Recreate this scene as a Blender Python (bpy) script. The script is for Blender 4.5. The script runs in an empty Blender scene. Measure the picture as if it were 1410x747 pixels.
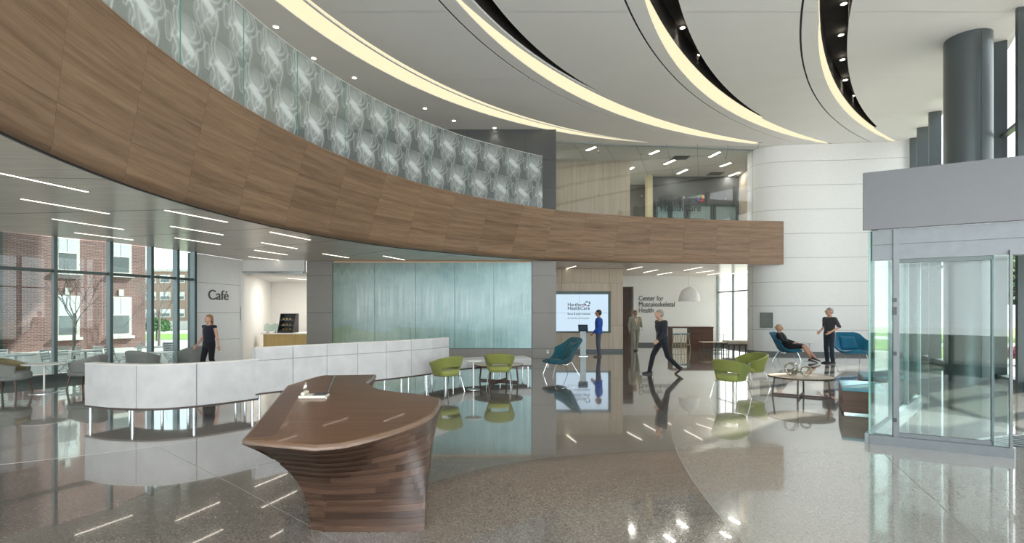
import bpy, bmesh, math, random
import numpy as np
from mathutils import Vector, Matrix
random.seed(7)
PI = math.pi

# ------------------------------------------------------------------ camera, sky, sun, exposure
FPX, HZ, CH = 720.0, 430.0, 1.65          # focal length in px of the 1410 frame, horizon row, eye height
scn = bpy.context.scene
COL = scn.collection
cam_d = bpy.data.cameras.new('camera'); cam = bpy.data.objects.new('camera', cam_d); COL.objects.link(cam)
cam.location = (0, 0, CH); cam.rotation_euler = (PI/2, 0, 0)
cam_d.sensor_width = 36.0; cam_d.lens = FPX/1410.0*36.0
cam_d.shift_y = (HZ-373.5)/1410.0
cam_d.clip_start = 0.05; cam_d.clip_end = 500
scn.camera = cam
world = bpy.data.worlds.new('sky'); scn.world = world; world.use_nodes = True
wn = world.node_tree.nodes; wl = world.node_tree.links
bgn = wn['Background']
bgn.inputs['Color'].default_value = (0.95, 0.975, 1.0, 1); bgn.inputs['Strength'].default_value = 1.75
sun_d = bpy.data.lights.new('sun', 'SUN'); sun = bpy.data.objects.new('sun', sun_d); COL.objects.link(sun)
sun_d.energy = 8.0; sun_d.angle = math.radians(1.2); sun_d.color = (1, 0.96, 0.9)
sun.location = (30, 20, 30)
sun.rotation_euler = Vector((-0.68, -0.36, -0.62)).to_track_quat('-Z', 'Y').to_euler()
def fill_light(name, loc, aim, w, h, power, col=(0.93, 0.97, 1.0)):
    "area lamp added inside a glazed front to brighten the lobby"
    d = bpy.data.lights.new(name, 'AREA'); d.shape = 'RECTANGLE'; d.size = w; d.size_y = h; d.energy = power; d.color = col
    o = bpy.data.objects.new(name, d); COL.objects.link(o); o.location = loc
    o.rotation_euler = Vector(aim).to_track_quat('-Z', 'Z').to_euler(); return o
fill_light('fill_light_front', (-1.8, -4.6, 2.9), (0, 1, 0.75), 22.5, 4.6, 1150)  # area lamps added just inside the glazing to lift the lobby
fill_light('fill_light_entrance', (9.6, 2.2, 3.9), (-1, 0.0, 0.3), 12.0, 7.0, 450)
scn.view_settings.view_transform = 'Standard'; scn.view_settings.look = 'None'
scn.view_settings.gamma = 1.0; scn.view_settings.use_curve_mapping = False
scn.view_settings.exposure = 0.95
try:
    cy = scn.cycles
    cy.max_bounces = 9; cy.diffuse_bounces = 5; cy.glossy_bounces = 4; cy.transmission_bounces = 6
    cy.transparent_max_bounces = 24; cy.sample_clamp_indirect = 6.0
    cy.use_denoising = True; cy.caustics_reflective = False; cy.caustics_refractive = False
except Exception:
    pass

# ------------------------------------------------------------------ helpers
def G(px, py, z=0.0):
    "photo pixel on the horizontal plane at height z"
    Y = (CH-z)*FPX/(py-HZ)
    return ((px-705)/FPX*Y, Y, z)
def XP(px, Y): return (px-705)/FPX*Y
def ZP(py, Y): return CH+(HZ-py)/FPX*Y
def srgb(h):
    h = h.lstrip('#'); o = []
    for i in (0, 2, 4):
        c = int(h[i:i+2], 16)/255
        o.append(c/12.92 if c <= 0.04045 else ((c+0.055)/1.055)**2.4)
    return (o[0], o[1], o[2], 1)
def cr(pts, n=8):
    "catmull-rom through 2D/3D points"
    P = [np.array(p, float) for p in pts]
    P = [2*P[0]-P[1]]+P+[2*P[-1]-P[-2]]
    out = []
    for i in range(1, len(P)-2):
        for k in range(n):
            t = k/n; a, b, c, d = P[i-1], P[i], P[i+1], P[i+2]
            out.append(0.5*((2*b)+(-a+c)*t+(2*a-5*b+4*c-d)*t*t+(-a+3*b-3*c+d)*t**3))
    out.append(P[-2]); return out
class Path:
    def __init__(s, pts):
        s.p = np.array([list(q)[:2] for q in pts], float)
        d = np.hypot(*(s.p[1:]-s.p[:-1]).T); s.s = np.r_[0, np.cumsum(d)]; s.L = s.s[-1]
    def at(s, t): return np.array([np.interp(t, s.s, s.p[:, 0]), np.interp(t, s.s, s.p[:, 1])])
    def tan(s, t):
        a, b = s.at(max(0, t-0.05)), s.at(min(s.L, t+0.05)); d = b-a; return d/np.hypot(*d)
    def nor(s, t):
        d = s.tan(t); return np.array([-d[1], d[0]])      # left of the travel direction
    def off(s, o, n=80): return Path([s.at(t)+s.nor(t)*o for t in np.linspace(0, s.L, n)])

class MB:
    def __init__(s): s.v = []; s.f = []; s.uv = None
    def add(s, vs, fs):
        o = len(s.v); s.v += [tuple(map(float, q)) for q in vs]; s.f += [tuple(i+o for i in q) for q in fs]; return s
    def bx(s, x0, x1, y0, y1, z0, z1):
        return s.add([(x0,y0,z0),(x1,y0,z0),(x1,y1,z0),(x0,y1,z0),(x0,y0,z1),(x1,y0,z1),(x1,y1,z1),(x0,y1,z1)],
                     [(0,3,2,1),(4,5,6,7),(0,1,5,4),(1,2,6,5),(2,3,7,6),(3,0,4,7)])
    def obx(s, c, size, rz=0, rx=0, ry=0):
        m = Matrix.Translation(c) @ Matrix.Rotation(rz, 4, 'Z') @ Matrix.Rotation(ry, 4, 'Y') @ Matrix.Rotation(rx, 4, 'X')
        hx, hy, hz = size[0]/2, size[1]/2, size[2]/2
        vs = [m @ Vector(q) for q in [(-hx,-hy,-hz),(hx,-hy,-hz),(hx,hy,-hz),(-hx,hy,-hz),(-hx,-hy,hz),(hx,-hy,hz),(hx,hy,hz),(-hx,hy,hz)]]
        return s.add(vs, [(0,3,2,1),(4,5,6,7),(0,1,5,4),(1,2,6,5),(2,3,7,6),(3,0,4,7)])
    def loft(s, rings, cap=True, closed=True):
        n = len(rings[0]); vs = [q for r in rings for q in r]; fs = []
        for i in range(len(rings)-1):
            for j in range(n if closed else n-1):
                k = (j+1) % n
                fs.append((i*n+j, i*n+k, (i+1)*n+k, (i+1)*n+j))
        if cap and closed:
            fs.append(tuple(range(n-1, -1, -1))); fs.append(tuple((len(rings)-1)*n+j for j in range(n)))
        return s.add(vs, fs)
    def tube(s, pts, r, n=8, closed=False):
        P = [Vector(q) for q in pts]; m = len(P)
        R = r if isinstance(r, (list, tuple)) else [r]*m
        T = []
        for i in range(m):
            a = P[i-1] if (i > 0 or closed) else P[0]; b = P[(i+1) % m] if (i < m-1 or closed) else P[-1]
            T.append((b-a).normalized())
        ref = Vector((0, 0, 1)) if abs(T[0].z) < 0.9 else Vector((1, 0, 0))
        u = T[0].cross(ref).normalized(); rings = []
        for i in range(m):
            u = (u-T[i]*u.dot(T[i])); u = u.normalized() if u.length > 1e-6 else T[i].orthogonal().normalized()
            w = T[i].cross(u)
            rings.append([P[i]+(u*math.cos(a)+w*math.sin(a))*R[i] for a in [2*PI*k/n for k in range(n)]])
        if closed: rings.append(rings[0])
        return s.loft(rings, cap=not closed)
    def lathe(s, prof, n=24, c=(0, 0, 0), cap=True):
        rings = [[(c[0]+max(r, 1e-4)*math.cos(2*PI*k/n), c[1]+max(r, 1e-4)*math.sin(2*PI*k/n), c[2]+z) for k in range(n)] for r, z in prof]
        return s.loft(rings, cap=cap)
    def prism(s, poly, z0, z1):
        n = len(poly); vs = [(p[0], p[1], z0) for p in poly]+[(p[0], p[1], z1) for p in poly]
        fs = [(i, (i+1) % n, n+(i+1) % n, n+i) for i in range(n)]
        fs += [tuple(range(n-1, -1, -1)), tuple(range(n, 2*n))]
        return s.add(vs, fs)
    def ball(s, c, r, n=12, m=8, rot=None):
        r = r if isinstance(r, (list, tuple)) else (r, r, r)
        rings = []
        for i in range(m+1):
            a = -PI/2+PI*i/m; cz, sz = max(math.cos(a), 1e-3), math.sin(a); ring = []
            for k in range(n):
                q = Vector((r[0]*cz*math.cos(2*PI*k/n), r[1]*cz*math.sin(2*PI*k/n), r[2]*sz))
                if rot is not None: q = rot @ q
                ring.append(Vector(c)+q)
            rings.append(ring)
        return s.loft(rings)
    def cone(s, p0, p1, r0, r1, n=10):
        "round cone: tapered limb with spherical ends"
        p0, p1 = Vector(p0), Vector(p1); d = (p1-p0); L = d.length; d = d/L
        u = d.orthogonal().normalized(); w = d.cross(u); rings = []
        def ring(c, r): return [c+(u*math.cos(2*PI*k/n)+w*math.sin(2*PI*k/n))*r for k in range(n)]
        for a in (-85, -60, -30): rings.append(ring(p0+d*r0*math.sin(math.radians(a)), r0*math.cos(math.radians(a))))
        rings.append(ring(p0, r0)); rings.append(ring(p1, r1))
        for a in (30, 60, 85): rings.append(ring(p1+d*r1*math.sin(math.radians(a)), r1*math.cos(math.radians(a))))
        return s.loft(rings)
    def grid(s, fn, nu, nv, uvfn=None):
        vs = []; uvs = []
        for j in range(nv+1):
            for i in range(nu+1):
                vs.append(fn(i/nu, j/nv))
                if uvfn: uvs.append(uvfn(i/nu, j/nv))
        o = len(s.v)
        s.add(vs, [(j*(nu+1)+i, j*(nu+1)+i+1, (j+1)*(nu+1)+i+1, (j+1)*(nu+1)+i) for j in range(nv) for i in range(nu)])
        if uvfn:
            s.uv = s.uv or {}
            for k, q in enumerate(uvs): s.uv[o+k] = q
        return s
    def shell(s, fn, back, nu, nv, uvfn=None):
        "front grid, back grid and a rim: a closed thin panel"
        o = len(s.v); W = nu+1; K = W*(nv+1)
        s.grid(fn, nu, nv, uvfn); s.grid(back, nu, nv, uvfn)
        f2 = s.f[-nu*nv:]; s.f[-nu*nv:] = [q[::-1] for q in f2]
        edge = [i for i in range(W)]+[j*W+nu for j in range(1, nv+1)]+[nv*W+i for i in range(nu-1, -1, -1)]+[j*W for j in range(nv-1, 0, -1)]
        for a, b in zip(edge, edge[1:]+edge[:1]): s.f.append((o+b, o+a, o+a+K, o+b+K))
        return s
    def mesh(s, name, origin=(0, 0, 0), smooth=True, angle=40, fix=False):
        me = bpy.data.meshes.new(name)
        ox, oy, oz = origin
        me.from_pydata([(a-ox, b-oy, c-oz) for a, b, c in s.v], [], s.f)
        if s.uv:
            ul = me.uv_layers.new(name='UVMap'); li = np.zeros(len(me.loops), np.int32); me.loops.foreach_get('vertex_index', li)
            arr = np.zeros((len(s.v), 2), np.float32)
            for k, q in s.uv.items(): arr[k] = q
            ul.data.foreach_set('uv', arr[li].ravel())
        if fix:
            bm = bmesh.new(); bm.from_mesh(me); bmesh.ops.recalc_face_normals(bm, faces=bm.faces); bm.to_mesh(me); bm.free()
        if smooth:
            me.polygons.foreach_set('use_smooth', [True]*len(me.polygons))
            try: me.set_sharp_from_angle(angle=math.radians(angle))
            except Exception: pass
        me.update(); return me
    def build(s, name, mat, parent=None, origin=(0, 0, 0), smooth=True, angle=40, bevel=0, fix=True, solid=0, solid_off=0, sub=0):
        me = s.mesh(name, origin, smooth, angle, fix)
        if mat: me.materials.append(mat)
        o = link(name, me, parent)
        if parent is None: o.location = origin
        if solid:
            m = o.modifiers.new('thickness', 'SOLIDIFY'); m.thickness = solid; m.offset = solid_off
        if sub:
            m = o.modifiers.new('round', 'SUBSURF'); m.levels = sub; m.render_levels = sub
        if bevel:
            m = o.modifiers.new('edge', 'BEVEL'); m.width = bevel; m.segments = 2; m.limit_method = 'ANGLE'; m.angle_limit = math.radians(40)
        return o
def link(name, data, parent=None):
    o = bpy.data.objects.new(name, data); COL.objects.link(o)
    if parent is not None: o.parent = parent
    return o
def tag(o, label, cat, group=None, kind=None):
    o['label'] = label; o['category'] = cat
    if group: o['group'] = group
    if kind: o['kind'] = kind
    return o
def thing(name, label, cat, loc=(0, 0, 0), rz=0, group=None, kind=None):
    o = link(name, None); o.location = loc; o.rotation_euler = (0, 0, rz); o.empty_display_size = 0.1
    return tag(o, label, cat, group, kind)
def copy_tree(o, parent=None):
    c = o.copy(); COL.objects.link(c)
    if parent is not None: c.parent = parent
    for ch in list(o.children): copy_tree(ch, c)
    return c
def dup(o, loc, rz, label=None, group=None):
    c = copy_tree(o); c.location = loc; c.rotation_euler = (0, 0, rz)
    if label: c['label'] = label
    if group: c['group'] = group
    return c
def text(name, body, size, loc, rot, mat, parent=None, extrude=0.004, sx=1.0, align='LEFT', shear=0, spacing=1.0, bold=0):
    cu = bpy.data.curves.new(name, 'FONT'); cu.body = body; cu.size = size; cu.extrude = extrude; cu.align_x = align
    cu.space_line = spacing; cu.offset = bold
    t = bpy.data.objects.new('tmp', cu); COL.objects.link(t)
    dg = bpy.context.evaluated_depsgraph_get(); me = bpy.data.meshes.new_from_object(t.evaluated_get(dg))
    bpy.data.objects.remove(t); me.name = name; me.materials.clear(); me.materials.append(mat)
    o = link(name, me, parent); o.location = loc; o.rotation_euler = rot; o.scale = (sx, 1, 1); return o

# ------------------------------------------------------------------ materials
class NT:
    def __init__(s, name):
        s.m = bpy.data.materials.new(name); s.m.use_nodes = True; s.t = s.m.node_tree; s.n = s.t.nodes
        s.b = s.n['Principled BSDF']; s.out = s.n['Material Output']
    def node(s, t, **kw):
        q = s.n.new(t)
        for k, v in kw.items(): setattr(q, k, v)
        return q
    def l(s, a, b): s.t.links.new(a, b)
    def coord(s, kind='Object', scale=(1, 1, 1), rot=(0, 0, 0)):
        tc = s.node('ShaderNodeTexCoord'); mp = s.node('ShaderNodeMapping'); s.l(tc.outputs[kind], mp.inputs[0])
        mp.inputs['Scale'].default_value = scale; mp.inputs['Rotation'].default_value = rot; return mp.outputs[0]
    def noise(s, vec, scale, detail=3, rough=0.55, dist=0):
        q = s.node('ShaderNodeTexNoise'); s.l(vec, q.inputs['Vector']); q.inputs['Scale'].default_value = scale
        q.inputs['Detail'].default_value = detail; q.inputs['Roughness'].default_value = rough; q.inputs['Distortion'].default_value = dist
        return q.outputs['Fac']
    def ramp(s, fac, stops):
        q = s.node('ShaderNodeValToRGB'); s.l(fac, q.inputs[0]); e = q.color_ramp.elements
        while len(e) < len(stops): e.new(0.5)
        for k, (p, c) in enumerate(stops):
            e[k].position = p; e[k].color = c if not isinstance(c, str) else srgb(c)
        return q.outputs[0]
    def mix(s, a, b, fac, mode='MIX'):
        q = s.node('ShaderNodeMix', data_type='RGBA', blend_type=mode)
        for sock, v in ((q.inputs[0], fac), (q.inputs[6], a), (q.inputs[7], b)):
            if hasattr(v, 'is_linked'): s.l(v, sock)
            else: sock.default_value = v
        return q.outputs[2]
    def math(s, op, a, b=None, c=None):
        q = s.node('ShaderNodeMath', operation=op)
        for k, v in enumerate((a, b, c)):
            if v is None: continue
            if hasattr(v, 'is_linked'): s.l(v, q.inputs[k])
            else: q.inputs[k].default_value = v
        return q.outputs[0]
    def bump(s, h, strength=0.2, dist=0.01):
        q = s.node('ShaderNodeBump'); q.inputs['Strength'].default_value = strength; q.inputs['Distance'].default_value = dist
        s.l(h, q.inputs['Height']); s.l(q.outputs[0], s.b.inputs['Normal'])
    def set(s, color=None, rough=0.5, metal=0, spec=0.5, coat=0, emit=None, estr=0, sheen=0):
        b = s.b
        if color is not None:
            if hasattr(color, 'is_linked'): s.l(color, b.inputs['Base Color'])
            else: b.inputs['Base Color'].default_value = color
        if hasattr(rough, 'is_linked'): s.l(rough, b.inputs['Roughness'])
        else: b.inputs['Roughness'].default_value = rough
        b.inputs['Metallic'].default_value = metal; b.inputs['Specular IOR Level'].default_value = spec
        b.inputs['Coat Weight'].default_value = coat
        if sheen: b.inputs['Sheen Weight'].default_value = sheen
        if emit is not None:
            b.inputs['Emission Color'].default_value = emit; b.inputs['Emission Strength'].default_value = estr
        return s.m
def plain(name, hexc, rough=0.5, metal=0, spec=0.5, var=0.06, scale=9, coat=0):
    "plain paint, metal or plastic with faint procedural unevenness"
    k = NT(name); c = srgb(hexc); f = k.noise(k.coord('Object'), scale, 2)
    lo = tuple(x*(1-var) for x in c[:3])+(1,); hi = tuple(min(1, x*(1+var)) for x in c[:3])+(1,)
    return k.set(k.ramp(f, [(0.3, lo), (0.7, hi)]), rough, metal, spec, coat)
def fabric(name, hexc, rough=0.9, scale=160, var=0.22):
    k = NT(name); c = srgb(hexc); v = k.coord('Object'); f = k.noise(v, scale, 2, 0.7); f2 = k.noise(v, 4, 2)
    lo = tuple(x*(1-var) for x in c[:3])+(1,); hi = tuple(min(1, x*(1+var)) for x in c[:3])+(1,)
    col = k.mix(k.ramp(f, [(0.3, lo), (0.7, hi)]), k.ramp(f2, [(0.3, (0.92,)*3+(1,)), (0.7, (1.06,)*3+(1,))]), 1.0, 'MULTIPLY')
    k.bump(f, 0.15, 0.002); return k.set(col, rough, 0, 0.25, sheen=0.15)
def wood(name, dark, mid, light, long=0.5, cross=14, uv=False, rough=0.4, coat=0, rot=(0, 0, 0), vary=0.25, axis='x', spec=0.4):
    k = NT(name)
    sc = {'x': (long, cross, cross), 'y': (cross, long, cross), 'z': (cross, cross, long)}[axis]
    oi = k.node('ShaderNodeObjectInfo')
    tc = k.node('ShaderNodeTexCoord'); mp = k.node('ShaderNodeMapping'); k.l(tc.outputs['UV' if uv else 'Object'], mp.inputs[0])
    mp.inputs['Scale'].default_value = sc if not uv else (long, cross, 1); mp.inputs['Rotation'].default_value = rot
    comb = k.node('ShaderNodeCombineXYZ'); r = k.math('MULTIPLY', oi.outputs['Random'], 37.0)
    k.l(r, comb.inputs[0]); k.l(r, comb.inputs[1]); k.l(r, comb.inputs[2]); k.l(comb.outputs[0], mp.inputs['Location'])
    f1 = k.noise(mp.outputs[0], 1.0, 4, 0.6, 0.6); f2 = k.noise(mp.outputs[0], 5.0, 3, 0.7, 0.2)
    f = k.math('ADD', k.math('MULTIPLY', f1, 0.7), k.math('MULTIPLY', f2, 0.3))
    col = k.ramp(f, [(0.28, dark), (0.5, mid), (0.72, light)])
    br = k.math('ADD', k.math('MULTIPLY', oi.outputs['Random'], vary), 1.0-vary/2)
    bc = k.node('ShaderNodeCombineXYZ')
    for i in range(3): k.l(br, bc.inputs[i])
    col = k.mix(col, bc.outputs[0], 1.0, 'MULTIPLY'); k.bump(f2, 0.06, 0.003)
    return k.set(col, rough, 0, spec, coat)
def glass(name, tint='#f2faf8', base=0.04, rough=0.0, ior=1.45, haze=None, haze_amt=0):
    "thin architectural glass: clear straight through, mirror-like at grazing angles"
    k = NT(name); k.n.remove(k.b)
    tr = k.node('ShaderNodeBsdfTransparent'); gl = k.node('ShaderNodeBsdfGlossy'); fr = k.node('ShaderNodeLayerWeight'); mx = k.node('ShaderNodeMixShader')
    tr.inputs[0].default_value = srgb(tint); gl.inputs['Roughness'].default_value = rough; fr.inputs[0].default_value = 0.5
    f = k.noise(k.coord('Object'), 0.6, 1); fac = k.math('ADD', k.math('MULTIPLY_ADD', k.math('POWER', fr.outputs['Facing'], 5.0), 0.85, 0.03), k.math('MULTIPLY', f, base))
    k.l(fac, mx.inputs[0]); k.l(tr.outputs[0], mx.inputs[1]); k.l(gl.outputs[0], mx.inputs[2]); k.l(mx.outputs[0], k.out.inputs[0])
    return k.m
def emit(name, hexc, strength):
    k = NT(name); k.n.remove(k.b); e = k.node('ShaderNodeEmission')
    f = k.noise(k.coord('Object'), 2.0, 1); c = srgb(hexc)
    k.l(k.ramp(f, [(0.2, tuple(x*0.96 for x in c[:3])+(1,)), (0.8, c)]), e.inputs[0]); e.inputs[1].default_value = strength
    k.l(e.outputs[0], k.out.inputs[0]); return k.m

M = {}
M['band'] = wood('walnut_veneer_cladding', '#69533f', '#876d56', '#9f846b', long=0.55, cross=9, uv=True, rough=0.42, vary=0.14)
M['soffit'] = wood('grey_brown_soffit_veneer', '#cbbfb1', '#d8ccbd', '#e2d7c9', long=9, cross=0.5, rough=0.25, vary=0.0, axis='y')
M['desk'] = wood('dark_walnut_planks', '#2e211a', '#46342a', '#5e483a', long=1.2, cross=22, uv=True, rough=0.3, vary=0.75, coat=0.2)
M['desktop'] = wood('walnut_desktop', '#543522', '#6b4730', '#80583d', long=1.1, cross=16, rough=0.38, rot=(0, 0, 0.75), vary=0.0, coat=0.25)
M['desk_edge'] = plain('brown_desk_edge', '#6d5646', 0.25)  # edge band in a paler brown than the planks
M['blond'] = wood('pale_ribbed_wood', '#b5a592', '#c6b7a4', '#d3c6b5', long=0.3, cross=11, rough=0.5, axis='z', vary=0.08)
M['brown'] = wood('dark_brown_veneer', '#4a332a', '#5d4236', '#6d4f42', long=1.0, cross=14, rough=0.4, axis='x', vary=0.1)
M['legwood'] = wood('dark_leg_wood', '#3b2a22', '#4c372c', '#5d4638', long=2, cross=20, rough=0.4, axis='z', vary=0.1)
M['oak'] = wood('light_oak_front', '#b69a5f', '#c5aa70', '#d2b980', long=1, cross=14, rough=0.45, axis='z', vary=0.05)
M['tabletop_wood'] = wood('pale_ash_top', '#b9a794', '#c9b8a6', '#d6c8b8', long=1.5, cross=16, rough=0.35, axis='x', vary=0.05)
M['white'] = plain('white_painted_panel', '#e6e8e8', 0.55, var=0.015)
M['whitewall'] = plain('white_wall_paint', '#e9e9e6', 0.6, var=0.01)
M['ceil'] = plain('ceiling_white_paint', '#e4e4e2', 0.75, var=0.012, scale=1.5)
M['ceil_in'] = plain('upper_ceiling_tile', '#cfd3d2', 0.8, var=0.02)
M['greypanel'] = plain('grey_metal_panel', '#8b8782', 0.42, var=0.03, scale=2, metal=0.0)
M['darkpanel'] = plain('charcoal_panel', '#515354', 0.45, var=0.04, scale=2)
M['alu'] = plain('grey_aluminium', '#8d979a', 0.38, metal=0.35)
M['alu_dark'] = plain('dark_aluminium', '#4b5654', 0.4, metal=0.3)
M['door_metal'] = plain('dark_satin_door_metal', '#6b7174', 0.42, metal=0.1)
M['fascia'] = plain('grey_metallic_fascia', '#5a5b5d', 0.42, metal=0.25, var=0.02)
M['steel'] = plain('brushed_steel', '#b9bec0', 0.25, metal=0.9)
M['chrome'] = plain('chrome', '#d9dde0', 0.12, metal=1.0, var=0.02)
M['column'] = plain('dark_metal_column_cladding', '#5e6668', 0.33, metal=0.45, var=0.03, scale=1)
M['black'] = plain('black_plastic', '#15161a', 0.35)
M['void'] = plain('dark_ceiling_void', '#2a2624', 0.8, var=0.2, scale=3)
M['groove'] = plain('black_reveal', '#1c1c1c', 0.8)
M['base'] = plain('grey_baseboard', '#6c6f70', 0.4)
M['glass'] = glass('clear_glazing', '#f5f7f7')
M['glass_tint'] = glass('solar_control_glazing', '#d3dede')
M['glass_door'] = glass('green_edge_door_glass', '#e4f1ee', base=0.01)
M['glass_in'] = glass('interior_glass_screen', '#f2f5f5', base=0.05)
M['glass_edge'] = plain('green_glass_edge', '#5f9488', 0.15)
M['sofa'] = fabric('light_grey_upholstery', '#c4c4c4', var=0.05)
M['sofa_top'] = fabric('off_white_upholstery_cap', '#e2dfd9', var=0.04)
M['sofa_seam'] = plain('dark_seam', '#8c8c8c', 0.7)
M['sofa_base'] = plain('dark_sofa_base', '#4c3f3b', 0.5)
M['green'] = fabric('olive_green_wool', '#7d8244')
M['green_in'] = fabric('lime_green_seat', '#8c9350')
M['blue'] = fabric('deep_teal_blue_wool', '#175f7c')
M['teal'] = fabric('dark_teal_wool', '#1f5663')
M['tealtop'] = fabric('sea_blue_vinyl', '#6a9aab', rough=0.5, var=0.05)
M['beige'] = fabric('beige_upholstery', '#bdb3a3')
M['grey_tweed'] = fabric('grey_tweed', '#868884', var=0.3)
M['olive_in'] = fabric('olive_tweed_lining', '#8b8263', var=0.3)
M['stooltop'] = plain('blue_stool_seat', '#5c8595', 0.4)
M['white_gloss'] = plain('white_powder_coat', '#ecebe6', 0.3)
M['warm_cove'] = emit('warm_cove_light', '#f6e9c2', 0.62)
M['led'] = emit('soffit_led_diffuser', '#fff3e2', 2.6)
M['led_up'] = emit('office_led_diffuser', '#fff6e6', 6.0)
M['spot'] = emit('downlight_lens', '#fff6e0', 7.0)
M['screen'] = emit('display_panel', '#cfe6f7', 0.55)
M['tablet'] = emit('tablet_display', '#31414b', 0.5)
M['ink'] = plain('dark_grey_lettering', '#4a4c4e', 0.5)
M['ink_pale'] = plain('grey_lettering', '#6a6c6e', 0.5)
M['sign_grey'] = plain('dark_sign_metal', '#2f3133', 0.4)
M['plaque'] = plain('olive_bronze_plaque', '#5c5f4a', 0.35, metal=0.3)
M['plaque_dk'] = plain('dark_green_plaque', '#3f4b45', 0.35)
for nm, c in (('logo_red', '#c8413c'), ('logo_blue', '#2d59a8'), ('logo_green', '#52a045'), ('logo_purple', '#6d4a9c'), ('logo_orange', '#dd8a35')): M[nm] = plain(nm, c, 0.5)
M['lamp_white'] = plain('white_lamp_enamel', '#e9e9e8', 0.35)
M['wire'] = plain('silver_wire', '#a9a596', 0.25, metal=0.9)
M['mat_dark'] = plain('entrance_mat', '#4d5254', 0.8, var=0.2, scale=60)
M['paver'] = plain('pale_stone_paving', '#b3b2ad', 0.35, var=0.1, scale=12)
M['concrete'] = plain('patio_concrete', '#b7b3ac', 0.8, var=0.12, scale=6)
M['grass'] = plain('lawn_grass', '#7c9a45', 0.9, var=0.3, scale=30)
M['leaf'] = plain('shrub_leaf', '#4f7a3a', 0.7, var=0.3, scale=20)
M['leaf_red'] = plain('red_flower', '#a8485a', 0.7, var=0.3)
M['bark'] = plain('grey_bark', '#8a817a', 0.9, var=0.2)
M['asphalt'] = plain('asphalt', '#77787a', 0.9, var=0.1)
M['stone_trim'] = plain('limestone_trim', '#dcd8d0', 0.7)
M['pane_ext'] = plain('dark_window_pane', '#767c7c', 0.1, spec=0.8)
M['blind'] = plain('white_window_blind', '#d7dad9', 0.6)
def brick_mat():
    k = NT('red_brick'); tc = k.node('ShaderNodeTexCoord'); b = k.node('ShaderNodeTexBrick'); k.l(tc.outputs['UV'], b.inputs['Vector'])
    b.inputs['Color1'].default_value = srgb('#8e645b'); b.inputs['Color2'].default_value = srgb('#7b544e'); b.inputs['Mortar'].default_value = srgb('#a39490')
    b.inputs['Scale'].default_value = 1.0; b.inputs['Brick Width'].default_value = 0.23; b.inputs['Row Height'].default_value = 0.076; b.inputs['Mortar Size'].default_value = 0.01
    f = k.noise(k.coord('Object'), 1.2, 3)
    return k.set(k.mix(b.outputs['Color'], k.ramp(f, [(0.3, (0.85, 0.85, 0.85, 1)), (0.7, (1.1, 1.08, 1.08, 1))]), 1.0, 'MULTIPLY'), 0.85)
M['brick'] = brick_mat()
def terrazzo():
    k = NT('polished_terrazzo'); v = k.coord('Object')
    vor = k.node('ShaderNodeTexVoronoi'); k.l(v, vor.inputs['Vector']); vor.inputs['Scale'].default_value = 78
    vor2 = k.node('ShaderNodeTexVoronoi'); k.l(v, vor2.inputs['Vector']); vor2.inputs['Scale'].default_value = 130
    chips = k.ramp(vor.outputs['Color'], [(0.0, '#4a4642'), (0.35, '#746e67'), (0.75, '#8b857e'), (1.0, '#b3aca2')])
    fine = k.ramp(vor2.outputs['Color'], [(0.0, '#3f3c3a'), (0.5, '#7a736c'), (0.86, '#8a837b'), (0.97, '#e6e0d5')])
    dark = k.mix(chips, fine, 0.5)
    chl = k.ramp(vor2.outputs['Color'], [(0.0, '#7c7872'), (0.5, '#a29e96'), (0.9, '#b2aea5'), (1.0, '#e4e0d8')])
    chl2 = k.ramp(vor.outputs['Color'], [(0.0, '#7a7771'), (0.5, '#99958d'), (1.0, '#b7b3aa')])
    light = k.mix(chl, chl2, 0.5)
    def zone(cx, cy, R):
        d = k.node('ShaderNodeVectorMath', operation='DISTANCE'); k.l(v, d.inputs[0]); d.inputs[1].default_value = (cx, cy, 0)
        return k.math('LESS_THAN', d.outputs['Value'], R)
    z1 = zone(*ZONE_R); z2 = zone(*ZONE_L)
    zl = k.math('MAXIMUM', z1, z2)
    col = k.mix(dark, light, zl)
    big = k.noise(v, 0.35, 2); col = k.mix(col, k.ramp(big, [(0.3, (0.9, 0.9, 0.9, 1)), (0.7, (1.08, 1.07, 1.06, 1))]), 1.0, 'MULTIPLY')
    rn = k.ramp(k.noise(v, 0.9, 3), [(0.3, (0.06,)*3+(1,)), (0.7, (0.14,)*3+(1,))])
    return k.set(col, rn, 0, 0.6, coat=1.0)
ZONE_R = (16.4, 3.2, 14.75); ZONE_L = (-9.0, 12.0, 7.2)
M['terrazzo'] = terrazzo(); M['terrazzo'].node_tree.nodes['Principled BSDF'].inputs['Coat Roughness'].default_value = 0.025
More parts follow.
